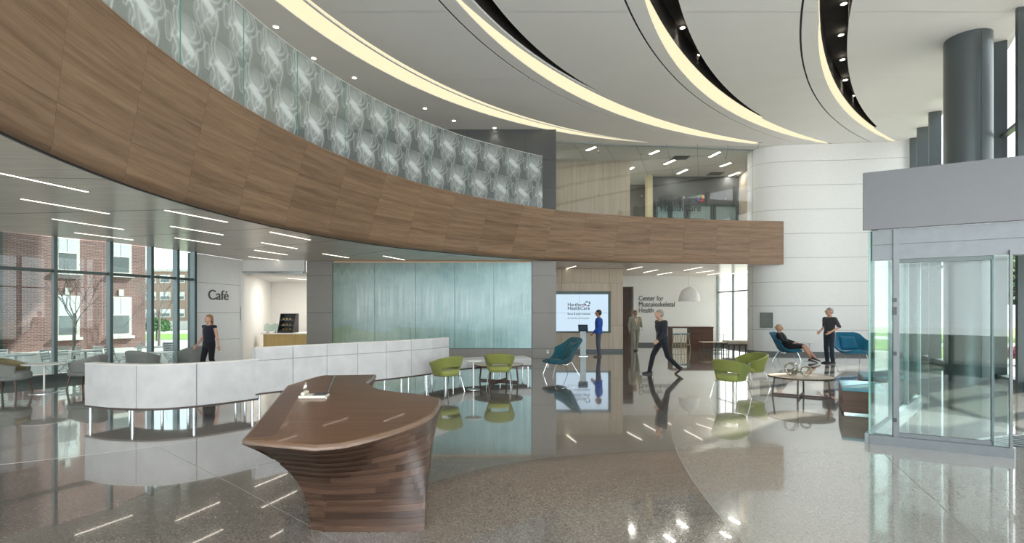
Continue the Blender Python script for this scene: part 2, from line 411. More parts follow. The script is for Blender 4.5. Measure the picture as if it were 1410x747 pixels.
def waterglass():
    k = NT('misty_etched_glass'); v = k.coord('Object')
    sx = k.node('ShaderNodeSeparateXYZ'); k.l(v, sx.inputs[0])
    u = k.math('DIVIDE', k.math('ADD', sx.outputs[0], 6.4), 7.1)
    streak = k.noise(k.coord('Object', scale=(7, 7, 0.25)), 1.6, 4, 0.65)
    cloud = k.noise(k.coord('Object', scale=(0.6, 1, 0.9)), 1.3, 3, 0.6, 0.4)
    base = k.ramp(u, [(0.0, '#7c9086'), (0.3, '#87a7a2'), (0.6, '#93b9bb'), (1.0, '#a9cfd2')])
    c2 = k.ramp(cloud, [(0.3, (0.72, 0.8, 0.82, 1)), (0.6, (1.05, 1.05, 1.05, 1))])
    c3 = k.ramp(streak, [(0.3, (0.82, 0.86, 0.86, 1)), (0.7, (1.12, 1.12, 1.12, 1))])
    up = k.math('MULTIPLY', k.math('GREATER_THAN', k.math('ADD', sx.outputs[2], k.math('MULTIPLY', streak, 1.6)), 3.9), k.math('SUBTRACT', 1.0, u))  # olive streaks paint water film and reflection into the upper left
    low = k.math('MULTIPLY', k.math('MULTIPLY', k.math('LESS_THAN', k.math('ADD', sx.outputs[2], k.math('MULTIPLY', cloud, 1.0)), 1.55), k.math('SUBTRACT', 1.0, u)), 0.5)  # green furniture reflections painted into the lower left of the glass
    base = k.mix(k.mix(base, srgb('#5d6a5c'), k.math('MULTIPLY', up, 0.55)), srgb('#7d8f4a'), low)
    col = k.mix(k.mix(base, c2, 1.0, 'MULTIPLY'), c3, 1.0, 'MULTIPLY')
    rough = k.ramp(streak, [(0.3, (0.12,)*3+(1,)), (0.7, (0.3,)*3+(1,))])
    k.bump(streak, 0.12, 0.01)
    return k.set(col, rough, 0, 0.6)
M['water'] = waterglass()
def fritted():
    k = NT('fritted_balustrade_glass'); k.n.remove(k.b)
    at = k.node('ShaderNodeAttribute'); at.attribute_name = 'frit'
    tr = k.node('ShaderNodeBsdfTransparent'); tr.inputs[0].default_value = srgb('#cfe0de')
    gl = k.node('ShaderNodeBsdfGlossy'); gl.inputs['Roughness'].default_value = 0.02
    fr = k.node('ShaderNodeLayerWeight'); fr.inputs[0].default_value = 0.5; m1 = k.node('ShaderNodeMixShader'); k.l(k.math('MULTIPLY_ADD', k.math('POWER', fr.outputs['Facing'], 5.0), 0.85, 0.05), m1.inputs[0]); k.l(tr.outputs[0], m1.inputs[1]); k.l(gl.outputs[0], m1.inputs[2])
    df = k.node('ShaderNodeBsdfDiffuse'); df.inputs[0].default_value = srgb('#e8f0f0')
    tl = k.node('ShaderNodeBsdfTranslucent'); tl.inputs[0].default_value = srgb('#e8f0f0')
    m2 = k.node('ShaderNodeMixShader'); m2.inputs[0].default_value = 0.3; k.l(df.outputs[0], m2.inputs[1]); k.l(tl.outputs[0], m2.inputs[2])
    m3 = k.node('ShaderNodeMixShader'); k.l(at.outputs['Fac'], m3.inputs[0]); k.l(m1.outputs[0], m3.inputs[1]); k.l(m2.outputs[0], m3.inputs[2])
    k.l(m3.outputs[0], k.out.inputs[0]); return k.m
M['frit'] = fritted()

ZC, ZS, ZB, ZU = 8.2, 3.5, 5.15, 4.1       # ceiling, balcony soffit, parapet top, upper floor

# ------------------------------------------------------------------ plan curves of the building
LWIN = cr([(-13.6, -5.0), (-13.5, 2.0), (-13.0, 7.0), (-11.95, 11.4), (-11.17, 12.8), (-10.62, 13.75), (-10.27, 14.75), (-10.03, 15.5), (-9.85, 16.1)], 6)
FAC = cr([(10.0, -5.0), (9.9, 0.0), (10.1, 5.0), (10.6, 9.0), (11.35, 11.6), (12.35, 13.3), (13.3, 15.6), (14.25, 17.6), (15.3, 19.6)], 6)
lwin, fac = Path(LWIN), Path(FAC)
top_pts = [(7.53-12.2*math.cos(a), 7.18+12.2*math.sin(a)) for a in np.radians(np.arange(-52, 48, 7.0))] + [(1.15, 17.6), (2.55, 18.35), (3.9, 18.85), (5.3, 19.25), (8.1, 19.8), (10.4, 20.05)]
bot_pts = [(5.47-11.05*math.cos(a), 8.12+11.05*math.sin(a)) for a in np.radians(np.arange(-60, 42, 7.0))] + [(-1.15, 17.0), (0.2, 17.95), (1.5, 18.55), (2.9, 18.98), (4.2, 19.25), (5.6, 19.5), (8.2, 19.85), (10.4, 20.03)]
topP, botP = Path(cr(top_pts, 8)), Path(cr(bot_pts, 8))

# ------------------------------------------------------------------ floor
floor_poly = [tuple(p) for p in LWIN]+[(-9.5, 18.5), (-11.2, 24.2), (-7.0, 24.2), (-7.0, 27.5), (16, 27.5), (16, 19.6)]+[tuple(p) for p in FAC[::-1]]
fl = MB().prism(floor_poly, -0.12, 0.0).build('floor', M['terrazzo'], smooth=False)
tag(fl, 'polished grey terrazzo floor with darker and lighter curved zones', 'floor', kind='structure')
M['divider'] = plain('zinc_divider_strip', '#a9a69f', 0.3, metal=0.4)
def divider(pts):
    d = MB(); p = Path(pts)
    n = max(2, int(p.L/0.25)); rr = []
    for t in np.linspace(0, p.L, n):
        c = p.at(t); nn = p.nor(t)*0.004; rr.append([(c[0]-nn[0], c[1]-nn[1], -0.004), (c[0]+nn[0], c[1]+nn[1], -0.004), (c[0]+nn[0], c[1]+nn[1], 0.0012), (c[0]-nn[0], c[1]-nn[1], 0.0012)])
    d.loft(rr).build('divider_strip', M['divider'], fl, smooth=False)
divider([G(218, 615)[:2], G(320, 666)[:2], G(470, 747)[:2], (-0.5, 2.6)])
divider([G(1218, 625)[:2], G(1352, 747)[:2], (2.9, 2.4)])
for cx, cy, R, a0, a1 in ((ZONE_R[0], ZONE_R[1], ZONE_R[2], 150, 185), (ZONE_L[0], ZONE_L[1], ZONE_L[2], -100, 5)):
    divider([(cx+R*math.cos(a), cy+R*math.sin(a)) for a in np.radians(np.linspace(a0, a1, 60))])

# ------------------------------------------------------------------ ceiling with light coves and dark slots
def plan(pts, z=ZC): return np.array([G(x, y, z)[:2] for x, y in pts])
def fitc(pts):
    P = plan(pts); A = np.c_[2*P, np.ones(len(P))]; b = (P**2).sum(1); s = np.linalg.lstsq(A, b, rcond=None)[0]
    return s[0], s[1], math.sqrt(s[2]+s[0]**2+s[1]**2)
CV = {
 'c1L': [(381,0),(479,73),(596,130),(640,147),(750,178),(830,190),(925,198)],
 'c1R': [(411,0),(495,56),(612,120),(690,153),(770,178),(840,190),(925,198)],
 'c1S': [(422,0),(505,56),(620,118),(700,152),(780,178),(850,190.5),(925,197.8)],
 'g2': [(603,0),(671,68),(700,88),(792,142),(959,192)],
 'c2L': [(630,0),(654,28),(692,66),(760.6,116.5),(833,150),(900,173),(1008,193),(1085,203)],
 'c2R': [(641,0),(680,40),(740.5,88),(800,121),(860,145),(930,169),(1008,188),(1085,202.5)],
 'd2L': [(650,0),(700,50),(768.6,98.4),(815,122),(849,138)],
 'd2R': [(678,0),(710,38),(740.5,68),(800.7,112.4),(849,138)],
 'g3': [(860,0),(897,74),(962,135.5),(1089.5,195.5)],
 'c3L': [(888.4,0),(913.7,64.6),(958.7,120.8),(1020.5,160),(1096,189.7),(1141,198.5)],
 'c3R': [(896.9,0),(916.5,47.8),(964,104),(1001,135),(1051,161.6),(1100,182),(1141,198)],
 'd3R': [(934.8,0),(946,36.5),(964,75.9),(998,118),(1051,161)],
 'g4': [(1104,0),(1102,70),(1120,129),(1154.5,170.6),(1202,197)],
 'c4L': [(1127,42),(1128,78.7),(1144.6,126.5),(1178,166),(1242,200)],
 'c4R': [(1132,0),(1127.5,42),(1133.4,84),(1156,123.7),(1209,176.5),(1242,199.5)],
 'd4R': [(1174,0),(1167,56),(1170,112),(1187,146),(1209,176)],
}
FC = {k: fitc(v) for k, v in CV.items()}
def cx_at(k, Y):
    cx, cy, R = FC[k]; q = R*R-(Y-cy)**2
    return cx-math.sqrt(q) if q > 0 else cx
YEND = 20.55
Ys = np.unique(np.concatenate([np.linspace(-5.0, 14.6, 50), np.linspace(14.6, 20.0, 40), np.linspace(20.0, YEND, 12), [8.4, 11.4, 14.6, 17.4]]))
def fac_x(Y):
    return float(np.interp(Y, fac.p[:, 1], fac.p[:, 0])) + (0 if Y < 19.6 else 0.3)
order = ['c1L', 'c1R', 'c1S', 'g2', 'g2b', 'c2L', 'c2R', 'd2L', 'd2R', 'g3', 'g3b', 'c3L', 'c3R', 'd3R', 'g4', 'g4b', 'c4L', 'c4R', 'd4R']
rows = []
for Y in Ys:
    X = {}
    for k in order:
        if k.endswith('b'): X[k] = X[k[:-1]]+0.05
        else: X[k] = cx_at(k, Y)
    # slots close up past their tips; coves taper to nothing at the back wall
    def tip(k, ref, Yt):
        if Y > Yt: X[k] = X[ref]
    tip('d2L', 'c2R', 16.1); tip('d2R', 'd2L', 16.1); tip('d3R', 'c3R', 17.55); tip('d4R', 'c4R', 18.55)
    if Y < 12.2: X['c4L'] = X['c4R']-0.02
    for a, b, Yt in (('c1L', 'c1R', 20.15), ('c2L', 'c2R', 20.4), ('c3L', 'c3R', 20.35), ('c4L', 'c4R', 20.45)):
        if Y > Yt: X[b] = X[a]
    if Y > 20.1: X['c1S'] = X['c1R']
    if Y > 19.8: X['g2b'] = X['g2']
    if Y > 20.1: X['g3b'] = X['g3']
    if Y > 20.2: X['g4b'] = X['g4']
    r = [-14.2]
    xr = fac_x(Y)+0.15
    for k in order: r.append(min(max(r[-1], X[k]), xr))
    r.append(xr); rows.append(r)
kinds = ['panel', 'cove', 'cove2', 'panel', 'groove', 'panel', 'cove', 'panel', 'slot', 'panel', 'groove', 'panel', 'cove', 'slot', 'panel', 'groove', 'panel', 'cove', 'slot', 'panel']
ceil = thing('ceiling', 'pale curved ceiling panels parted by warm light coves and dark slots', 'ceiling', kind='structure')
cuts = [-5.0, -1.5, 1.8, 5.1, 8.4, 11.4, 14.6, 17.4, YEND]
for j, kd in enumerate(kinds):
    if kd == 'panel':
        for a, b in zip(cuts[:-1], cuts[1:]):
            ids = [i for i, Y in enumerate(Ys) if a-1e-6 <= Y <= b+1e-6]
            m = MB(); rr = []
            for n_, i in enumerate(ids):
                y = Ys[i]+(0.004 if n_ == 0 else 0)-(0.004 if n_ == len(ids)-1 and b < YEND else 0)
                x0, x1 = rows[i][j], rows[i][j+1]
                rr.append([(x0, y, ZC), (x1, y, ZC), (x1, y, ZC+0.05), (x0, y, ZC+0.05)])
            if max(q[1][0]-q[0][0] for q in rr) < 0.03: continue
            m.loft(rr).build('ceiling_panel', M['ceil'], ceil, smooth=False)
    else:
        h = {'cove': 0.16, 'cove2': 0.06, 'slot': 0.55, 'groove': 0.012}[kd]
        ids = [i for i in range(len(Ys)) if rows[i][j+1]-rows[i][j] > 0.004]
        if len(ids) < 2: continue
        m = MB(); rr = []
        for i in ids:
            y = Ys[i]; x0, x1 = rows[i][j], rows[i][j+1]
            if kd == 'cove2':
                x0 = min(x1, x0+0.06*min(1, (x1-x0)/0.12)); rr.append([(x0, y, ZC+0.03), (x1, y, ZC+0.02), (x1, y, ZC+0.2), (x0, y, ZC+0.2)])
            elif kd == 'cove':   # sloping lit lip
                rr.append([(x0, y, ZC+0.02), (x1, y, ZC+0.02+min(0.14, (x1-x0)*0.6)), (x1, y, ZC+0.2), (x0, y, ZC+0.2)])
            else:
                rr.append([(x0-0.02, y, ZC+h), (x1+0.02, y, ZC+h), (x1+0.02, y, ZC+h+0.03), (x0-0.02, y, ZC+h+0.03)])
        m.loft(rr).build({'cove': 'light_cove', 'cove2': 'cove_lip', 'slot': 'slot_back', 'groove': 'reveal_joint'}[kd],
                         {'cove': M['warm_cove'], 'cove2': M['warm_cove'], 'slot': M['void'], 'groove': M['groove']}[kd], ceil, smooth=False)
        if kd == 'slot':
            for side in (0, 1):
                m = MB()
                m.grid(lambda u, v: (rows[ids[int(round(u*(len(ids)-1)))]][j+side], Ys[ids[int(round(u*(len(ids)-1)))]], ZC+0.05+v*(h-0.05)), len(ids)-1, 1)
                m.build('slot_side', M['void'], ceil, smooth=False, solid=0.01)
m = MB(); rr = []
for i, Y in enumerate(Ys):
    x0, x1 = rows[i][2], rows[i][3]; w = 0.06*min(1, max(0.0, (x1-x0))/0.12)
    if w > 0.003: rr.append([(x0-0.005, Y, ZC-0.0), (x0+w, Y, ZC+0.0), (x0+w, Y, ZC+0.1), (x0-0.005, Y, ZC+0.1)])
m.loft(rr).build('cove_fin', M['ceil'], ceil, smooth=False)
tag(MB().prism([(-14.4, -5.2)]+[(q[0]+0.3, q[1]) for q in FAC]+[(16.0, 28), (-14.4, 28)], ZC+0.62, ZC+0.7).build('roof_slab', M['void'], smooth=False), 'dark concrete roof slab above the ceiling panels', 'roof', kind='structure')
inner = MB().bx(-14.2, 16, YEND+0.005, 28, ZC, ZC+0.06).build('ceiling', M['ceil_in'], smooth=False)
tag(inner, 'grey ceiling of the upper offices behind the glass wall', 'ceiling', kind='structure')
for x in np.arange(1.5, 11.5, 1.2):
    MB().obx((x+0.9, 23.6, ZC-0.001), (0.012, 7.0, 0.004), rz=-0.35).build('tile_joint', M['alu_dark'], inner, smooth=False)

# ------------------------------------------------------------------ balcony: slab, walnut parapet, etched glass balustrade
N = 90
slab_poly = [tuple(botP.at(t)) for t in np.linspace(0, botP.L, N)]
slab_poly = [tuple(botP.at(t)+botP.nor(t)*0.03) for t in np.linspace(0, botP.L, N)]
y_start = slab_poly[0][1]
outer = [(10.4, 27.5), (-7.0, 27.5), (-7.0, 18.75), (-9.5, 18.55)]+[tuple(p) for p in LWIN[::-1]]
slab = MB().prism(slab_poly+outer, ZS, ZU).build('ceiling_soffit', M['soffit'], smooth=False)
tag(slab, 'grey brown veneer soffit under the curved balcony', 'ceiling', kind='structure')
def bandpt(a, t):
    # profile: soffit edge rolls up into the leaning face
    prof = [(0, 0.0, 0.0), (0.06, 0.13, 0.012), (0.12, 0.2, 0.05), (0.18, 0.25, 0.11), (0.26, 0.31, 0.21), (1, 1, 1)]
    s = np.interp(t, [p[0] for p in prof], [p[1] for p in prof]); z = np.interp(t, [p[0] for p in prof], [p[2] for p in prof])
    b, tp = botP.at(a*botP.L), topP.at(a*topP.L)
    # roll bulges a little towards the room at the far, upright end too
    q = b+(tp-b)*s
    return np.array([q[0], q[1], ZS+z*(ZB-ZS)])
par = thing('balcony_parapet', 'long curved walnut veneer balcony front sweeping across the lobby', 'parapet', kind='structure')
def core(u, v):
    p = bandpt(u, v); n = topP.nor(u*topP.L); return (p[0]+n[0]*0.06, p[1]+n[1]*0.06, p[2])
m = MB().grid(core, 120, 12); m.build('parapet_core', M['darkpanel'], par, solid=0.02)
npan = 25; rowt = [0.0, 0.34, 0.67, 1.0]
for r in range(3):
    for c in range(npan):
        offs = 0.0
        a0, a1 = (c+0.0)/npan+offs+0.00005, (c+1)/npan+offs-0.00005
        a0, a1 = max(0, a0), min(1, a1)
        if a1-a0 < 0.004: continue
        t0, t1 = rowt[r]+(0.0006 if r else 0), rowt[r+1]-0.0006*(r < 2)
        def back(u, v):
            p = bandpt(a0+(a1-a0)*u, t0+(t1-t0)*v); n = topP.nor((a0+(a1-a0)*u)*topP.L); return (p[0]+n[0]*0.018, p[1]+n[1]*0.018, p[2]+(0.012 if r == 0 and v < 0.4 else 0))
        m = MB().shell(lambda u, v: bandpt(a0+(a1-a0)*u, t0+(t1-t0)*v), back, 8, 8 if r == 0 else 3,
                      lambda u, v: ((a0+(a1-a0)*u)*topP.L, (t0+(t1-t0)*v)*2.0))
        m.build('veneer_panel', M['band'], par, fix=True)
m = MB(); rr = []
for a in np.linspace(0, 1, 120):
    p = topP.at(a*topP.L); n = topP.nor(a*topP.L)
    rr.append([(p[0], p[1], ZB-0.02), (p[0]+n[0]*0.3, p[1]+n[1]*0.3, ZB-0.02), (p[0]+n[0]*0.3, p[1]+n[1]*0.3, ZB), (p[0], p[1], ZB)])
m.loft(rr).build('parapet_cap', M['band'], par)
m = MB(); rr = []
for a in np.linspace(0, 1, 120):
    n = topP.nor(a*topP.L); q1 = bandpt(a, 1.0)[:2]+n*0.3; q0 = bandpt(a, 0.52)[:2]+n*0.3
    rr.append([(q0[0], q0[1], ZU), (q0[0]+n[0]*0.02, q0[1]+n[1]*0.02, ZU), (q1[0]+n[0]*0.02, q1[1]+n[1]*0.02, ZB-0.02), (q1[0], q1[1], ZB-0.02)])
m.loft(rr).build('parapet_inner_lining', M['whitewall'], par)
pe, be = topP.at(topP.L), botP.at(botP.L)
MB().bx(pe[0]-0.01, pe[0]+0.012, pe[1], pe[1]+0.7, ZS, ZB).build('end_panel', M['brown'], par, smooth=False)
# thin black shadow line where the veneer meets the soffit
m = MB(); rr = []
for t in np.linspace(0, botP.L, 120):
    p = botP.at(t); n = botP.nor(t); q = p+n*0.012; w = n*0.012
    rr.append([(q[0]-w[0], q[1]-w[1], ZS-0.006), (q[0]+w[0], q[1]+w[1], ZS-0.006), (q[0]+w[0], q[1]+w[1], ZS+0.004), (q[0]-w[0], q[1]-w[1], ZS+0.004)])
m.loft(rr).build('shadow_gap', M['groove'], par)
# joints of the soffit panels
for t in np.arange(6.5, botP.L-3, 2.1):
    p = botP.at(t); n = botP.nor(t)
    L = 4.4 if p[1] < 14 else 3.0
    a, b = p+n*0.05, p+n*L
    ang = math.atan2(n[1], n[0])
    MB().obx(((a[0]+b[0])/2, (a[1]+b[1])/2, ZS-0.001), (L, 0.008, 0.004), rz=ang).build('soffit_joint', M['alu_dark'], slab, smooth=False)

# the etched balustrade
balP = topP.off(0.12, 160)
ts = [t for t in np.linspace(0, balP.L, 2000) if balP.at(t)[0] >= 1.02 and balP.at(t)[1] > 10]
t_end = ts[0]
PW = 1.52; GH = 1.78
bal = thing('glass_balustrade', 'tall clear glass balustrade printed with white looping x-ray like shapes', 'balustrade')
def poly_d(px, py, pts):
    d = np.full(px.shape, 9.0)
    for (ax, ay), (bx_, by) in zip(pts[:-1], pts[1:]):
        vx, vy = bx_-ax, by-ay; q = vx*vx+vy*vy+1e-9
        t = np.clip(((px-ax)*vx+(py-ay)*vy)/q, 0, 1); d = np.minimum(d, np.hypot(px-ax-t*vx, py-ay-t*vy))
    return d
def crv(p): return [tuple(q) for q in cr(p, 5)]
STROKES = [
 (crv([(0.08,0.36),(0.05,0.5),(0.06,0.72),(0.12,0.80),(0.19,0.74),(0.2,0.52),(0.16,0.36),(0.08,0.36)]), 0.018, 0.55),
 (crv([(0.12,0.4),(0.1,0.55),(0.12,0.70),(0.15,0.72),(0.16,0.5),(0.12,0.4)]), 0.015, 0.3),
 (crv([(0.30,1.02),(0.24,0.85),(0.27,0.66),(0.22,0.5),(0.30,0.42)]), 0.022, 0.6),
 (crv([(0.36,1.05),(0.33,0.88),(0.36,0.72),(0.5,0.62),(0.68,0.6),(0.86,0.66),(0.95,0.78),(0.9,0.9),(0.82,0.98)]), 0.022, 0.5),
 (crv([(0.74,0.96),(0.80,0.86),(0.78,0.74),(0.70,0.66)]), 0.02, 0.45),
 (crv([(0.88,1.02),(1.0,0.9),(1.04,0.76),(0.98,0.62),(0.86,0.54),(0.84,0.44),(0.88,0.3),(0.84,0.12),(0.8,-0.02)]), 0.022, 0.55),
 (crv([(0.30,0.42),(0.34,0.3),(0.28,0.18),(0.36,0.05),(0.5,-0.03)]), 0.02, 0.5),
 (crv([(0.42,0.44),(0.46,0.26),(0.58,0.1),(0.7,0.02)]), 0.02, 0.45),
 (crv([(0.74,0.42),(0.66,0.28),(0.52,0.16),(0.44,0.02)]), 0.02, 0.45),
 (crv([(0.82,0.4),(0.78,0.24),(0.62,0.2),(0.56,0.3),(0.66,0.4)]), 0.016, 0.4),
 (crv([(0.2,0.46),(0.3,0.5),(0.42,0.58),(0.6,0.52),(0.8,0.46)]), 0.03, 0.4),
 (crv([(0.24,0.34),(0.22,0.16),(0.30,0.0)]), 0.018, 0.35),
]
def frit(u, w):
    "print and haze density at u (motif widths along the glass) and w (rows up)"
    row = np.floor(w); d = np.full(u.shape, 0.16)  # base density paints the pale reflection haze on the clear glass
    for k in (-1, 0):
        uu = u+0.45*row; x = uu-np.floor(uu)-k*1.0; x = x if k == 0 else x-0.0
        x = (uu-np.floor(uu))+(0 if k == 0 else 1.0); y = w-row
        for pts, wd, inten in STROKES:
            d = np.maximum(d, d*0.0) + inten*np.exp(-(poly_d(x, y, pts)/wd)**2)*0.55
        ca, sa = math.cos(-0.45), math.sin(-0.45); ex, ey = (x-0.56)*ca+(y-0.5)*sa, -(x-0.56)*sa+(y-0.5)*ca
        d += 0.5*np.exp(-((ex/0.26)**2+(ey/0.1)**2)**2)
        d += 0.26*np.exp(-(((x-0.55)/0.34)**2+((y-0.42)/0.40)**2)**2)
        d += 0.16*np.exp(-(((x-0.6)/0.3)**2+((y-0.8)/0.2)**2)**2)
    d += 0.5*np.exp(-((y-0.995)/0.012)**2)*(row < 1)
    return np.clip(d, 0, 0.93)
k = 0; t1 = t_end
while t1 > 6.0:
    t0 = t1-PW
    nu, nv = 84, 96
    uu, vv = np.meshgrid(np.linspace(0, 1, nu+1), np.linspace(0, 1, nv+1))
    tt = t0+0.006+uu*(PW-0.012)
    X = np.interp(tt, balP.s, balP.p[:, 0]); Yb = np.interp(tt, balP.s, balP.p[:, 1]); Z = ZB-0.01+vv*GH
    me = bpy.data.meshes.new('glass_panel')
    V = np.c_[X.ravel(), Yb.ravel(), Z.ravel()]
    idx = np.arange((nu+1)*(nv+1)).reshape(nv+1, nu+1)
    F = np.c_[idx[:-1, :-1].ravel(), idx[:-1, 1:].ravel(), idx[1:, 1:].ravel(), idx[1:, :-1].ravel()]
    me.from_pydata(V.tolist(), [], F.tolist())
    at = me.attributes.new('frit', 'FLOAT', 'POINT'); at.data.foreach_set('value', frit(tt/0.86, vv*2.0).ravel().astype(np.float32))
    me.polygons.foreach_set('use_smooth', [True]*len(me.polygons)); me.materials.append(M['frit'])
    g = link('glass_panel', me, bal)
    for tq, nm in ((t0+0.003, 'glass_edge'),):
        p = balP.at(tq); MB().obx((p[0], p[1], ZB+GH/2-0.01), (0.014, 0.014, GH)).build(nm, M['glass_edge'], g, smooth=False)
    rr = []
    for t in np.linspace(t0, t1, 12):
        p = balP.at(t); n = balP.nor(t)*0.007; z = ZB-0.01+GH
        rr.append([(p[0]-n[0], p[1]-n[1], z-0.004), (p[0]+n[0], p[1]+n[1], z-0.004), (p[0]+n[0], p[1]+n[1], z+0.006), (p[0]-n[0], p[1]-n[1], z+0.006)])
    MB().loft(rr).build('top_edge', M['white_gloss'], g, smooth=False)
    t1 = t0; k += 1

# ------------------------------------------------------------------ walls
def panel_wall(name, label, path, z0, zs, mat, ncol, cat='wall', gap=0.006, th=0.03, side=1, core_mat=None, cuts=None):
    "wall along a plan path, clad in rows and columns of real panels; side = direction of the backing"
    root = thing(name, label, cat, kind='structure')
    P = path if isinstance(path, Path) else Path(path)
    cuts_ = cuts or [P.L*i/ncol for i in range(ncol+1)]
    nseg = 40 if len(P.p) > 2 else 1
    rr = []
    for t in np.linspace(0, P.L, nseg+1):
        p = P.at(t); n = P.nor(t)*side
        rr.append([(p[0]+n[0]*th, p[1]+n[1]*th, z0), (p[0]+n[0]*(th+0.12), p[1]+n[1]*(th+0.12), z0), (p[0]+n[0]*(th+0.12), p[1]+n[1]*(th+0.12), zs[-1]), (p[0]+n[0]*th, p[1]+n[1]*th, zs[-1])])
    MB().loft(rr).build('backing', core_mat or M['alu_dark'], root, smooth=True)
    zz = [z0]+list(zs)
    for a, b in zip(zz[:-1], zz[1:]):
        for t0, t1 in zip(cuts_[:-1], cuts_[1:]):
            rr = []; ns = max(1, int((t1-t0)/0.35)) if len(P.p) > 2 else 1
            for t in np.linspace(t0+gap/2, t1-gap/2, ns+1):
                p = P.at(t); n = P.nor(t)*side
                rr.append([(p[0], p[1], a+gap/2), (p[0]+n[0]*(th-0.002), p[1]+n[1]*(th-0.002), a+gap/2), (p[0]+n[0]*(th-0.002), p[1]+n[1]*(th-0.002), b-gap/2), (p[0], p[1], b-gap/2)])
            MB().loft(rr).build('panel', mat, root, smooth=True)
    return root
def baseboard(name, label, path, h, mat, side=-1, th=0.015):
    P = path if isinstance(path, Path) else Path(path); rr = []
    for t in np.linspace(0, P.L, 40 if len(P.p) > 2 else 2):
        p = P.at(t); n = P.nor(t)*side
        rr.append([(p[0], p[1], 0), (p[0]+n[0]*th, p[1]+n[1]*th, 0), (p[0]+n[0]*th, p[1]+n[1]*th, h), (p[0], p[1], h)])
    return tag(MB().loft(rr).build(name, mat, smooth=True), label, 'baseboard', kind='structure')
# white curved wall at the right, full height
wr = Path(cr([(9.72, 21.6), (9.73, 20.95), (10.3, 20.55), (11.4, 20.35), (13.2, 20.2), (15.6, 19.75)], 8))
panel_wall('wall_right', 'tall curved white panel wall beside the entrance', wr, 0.12, [0.97, 1.91, 2.85, 3.79, 4.73, 5.67, 6.61, 7.55, ZC], M['white'], 1, core_mat=M['greypanel'], gap=0.012)
baseboard('baseboard_right', 'grey baseboard along the curved white wall', wr, 0.125, M['base'])
# misty glass wall between two grey piers
YW = 18.7
zj = [0.36, 1.64, 2.97, ZS]
panel_wall('wall_pier_cafe', 'grey metal panel pier between the cafe opening and the misty glass', [(-7.35, YW), (-6.41, YW)], 0.0, zj, M['greypanel'], 1, gap=0.016)
panel_wall('wall_pier_display', 'grey metal panel pier between the misty glass and the video wall', [(0.72, YW), (1.58, YW)], 0.0, zj, M['greypanel'], 1, gap=0.016)
panel_wall('wall_plinth', 'low grey panel plinth under the misty glass', [(-6.41, YW), (0.72, YW)], 0.0, [0.36], M['greypanel'], 5, gap=0.012)
tag(MB().bx(1.545, 1.58, YW+0.01, 22.0, 0, ZC).build('wall_pier_return', M['greypanel'], smooth=False), 'side return of the grey pier beside the video wall', 'wall', kind='structure')
ww = thing('window_etched', 'wide misty blue green etched glass wall with streaks behind the white banquette', 'glass wall', kind='structure')
xs = [-6.40, -4.91, -3.45, -2.05, -0.65, 0.70]
for a, b in zip(xs[:-1], xs[1:]):
    MB().bx(a+0.006, b-0.006, YW+0.0, YW+0.03, 0.375, ZS-0.06).build('pane', M['water'], ww, smooth=False)
MB().bx(-6.41, 0.72, YW+0.04, YW+0.1, 0.36, ZS).build('backing', M['alu_dark'], ww, smooth=False)
MB().bx(-6.41, 0.72, YW-0.0, YW+0.02, ZS-0.045, ZS-0.03).build('warm_light_strip', emit('amber_strip', '#ffc48a', 0.45), ww, smooth=False)
for x in (-6.41, 0.71):
    MB().bx(x-0.012, x+0.012, YW-0.01, YW+0.03, 0.36, ZS).build('edge_trim', M['alu_dark'], ww, smooth=False)
# upper charcoal wall over it
panel_wall('wall_upper_back', 'charcoal panel wall on the upper floor behind the glass balustrade', [(-11.5, YW), (1.58, YW)], ZU, [5.1, 6.1, 7.1, ZC], M['darkpanel'], 12, gap=0.016)
panel_wall('wall_upper_left', 'pale wall on the upper floor along the balcony walkway', [(-11.6, -5.0), (-11.6, YW)], ZU, [ZC], M['whitewall'], 6, gap=0.006)
# pale wood wall with the video wall
YT = 22.0
panel_wall('wall_display', 'pale wood panel wall around the video display', [(1.6, YT), (4.67, YT)], 0.12, [1.12, 2.9, ZS], M['blond'], 3, gap=0.01, core_mat=M['brown'], cuts=[0, 0.5, 2.5, 3.07])
baseboard('baseboard_display', 'grey baseboard under the pale wood wall', [(1.6, YT), (4.67, YT)], 0.12, M['base'])
tag(MB().bx(4.55, 4.67, YT+0.16, 27.0, 0, ZS).build('wall_corridor_left', M['whitewall'], smooth=False), 'white corridor side wall behind the pale wood wall', 'wall', kind='structure')
# corridor end wall and doorway
YK = 26.3
tag(MB().bx(6.12, 10.5, YK, YK+0.15, 0, ZS).build('wall_corridor_end', M['whitewall'], smooth=False), 'white end wall with the musculoskeletal health lettering', 'wall', kind='structure')
tag(MB().bx(4.5, 7.2, YK+0.9, YK+1.0, 0, ZS).build('wall_doorway_back', M['darkpanel'], smooth=False), 'dark recess wall behind the corridor doorway', 'wall', kind='structure')
tag(MB().bx(4.67, 6.12, YK, YK+0.1, 2.95, ZS).build('trim_1', M['whitewall'], smooth=False), 'white header over the dark corridor doorway', 'trim', kind='structure')
baseboard('baseboard_corridor', 'grey baseboard along the corridor end wall', [(6.12, YK), (10.5, YK)], 0.14, M['base'])
d1 = thing('door_1', 'dark brown corridor door standing beside the white end wall', 'door', kind='structure')
MB().bx(5.05, 6.08, YK+0.3, YK+0.35, 0, 2.9).build('door_leaf', M['legwood'], d1, bevel=0.005, smooth=False)
MB().tube([(5.95, YK+0.3, 1.0), (5.95, YK+0.24, 1.0), (5.83, YK+0.24, 1.0)], 0.012).build('door_handle', M['steel'], d1)
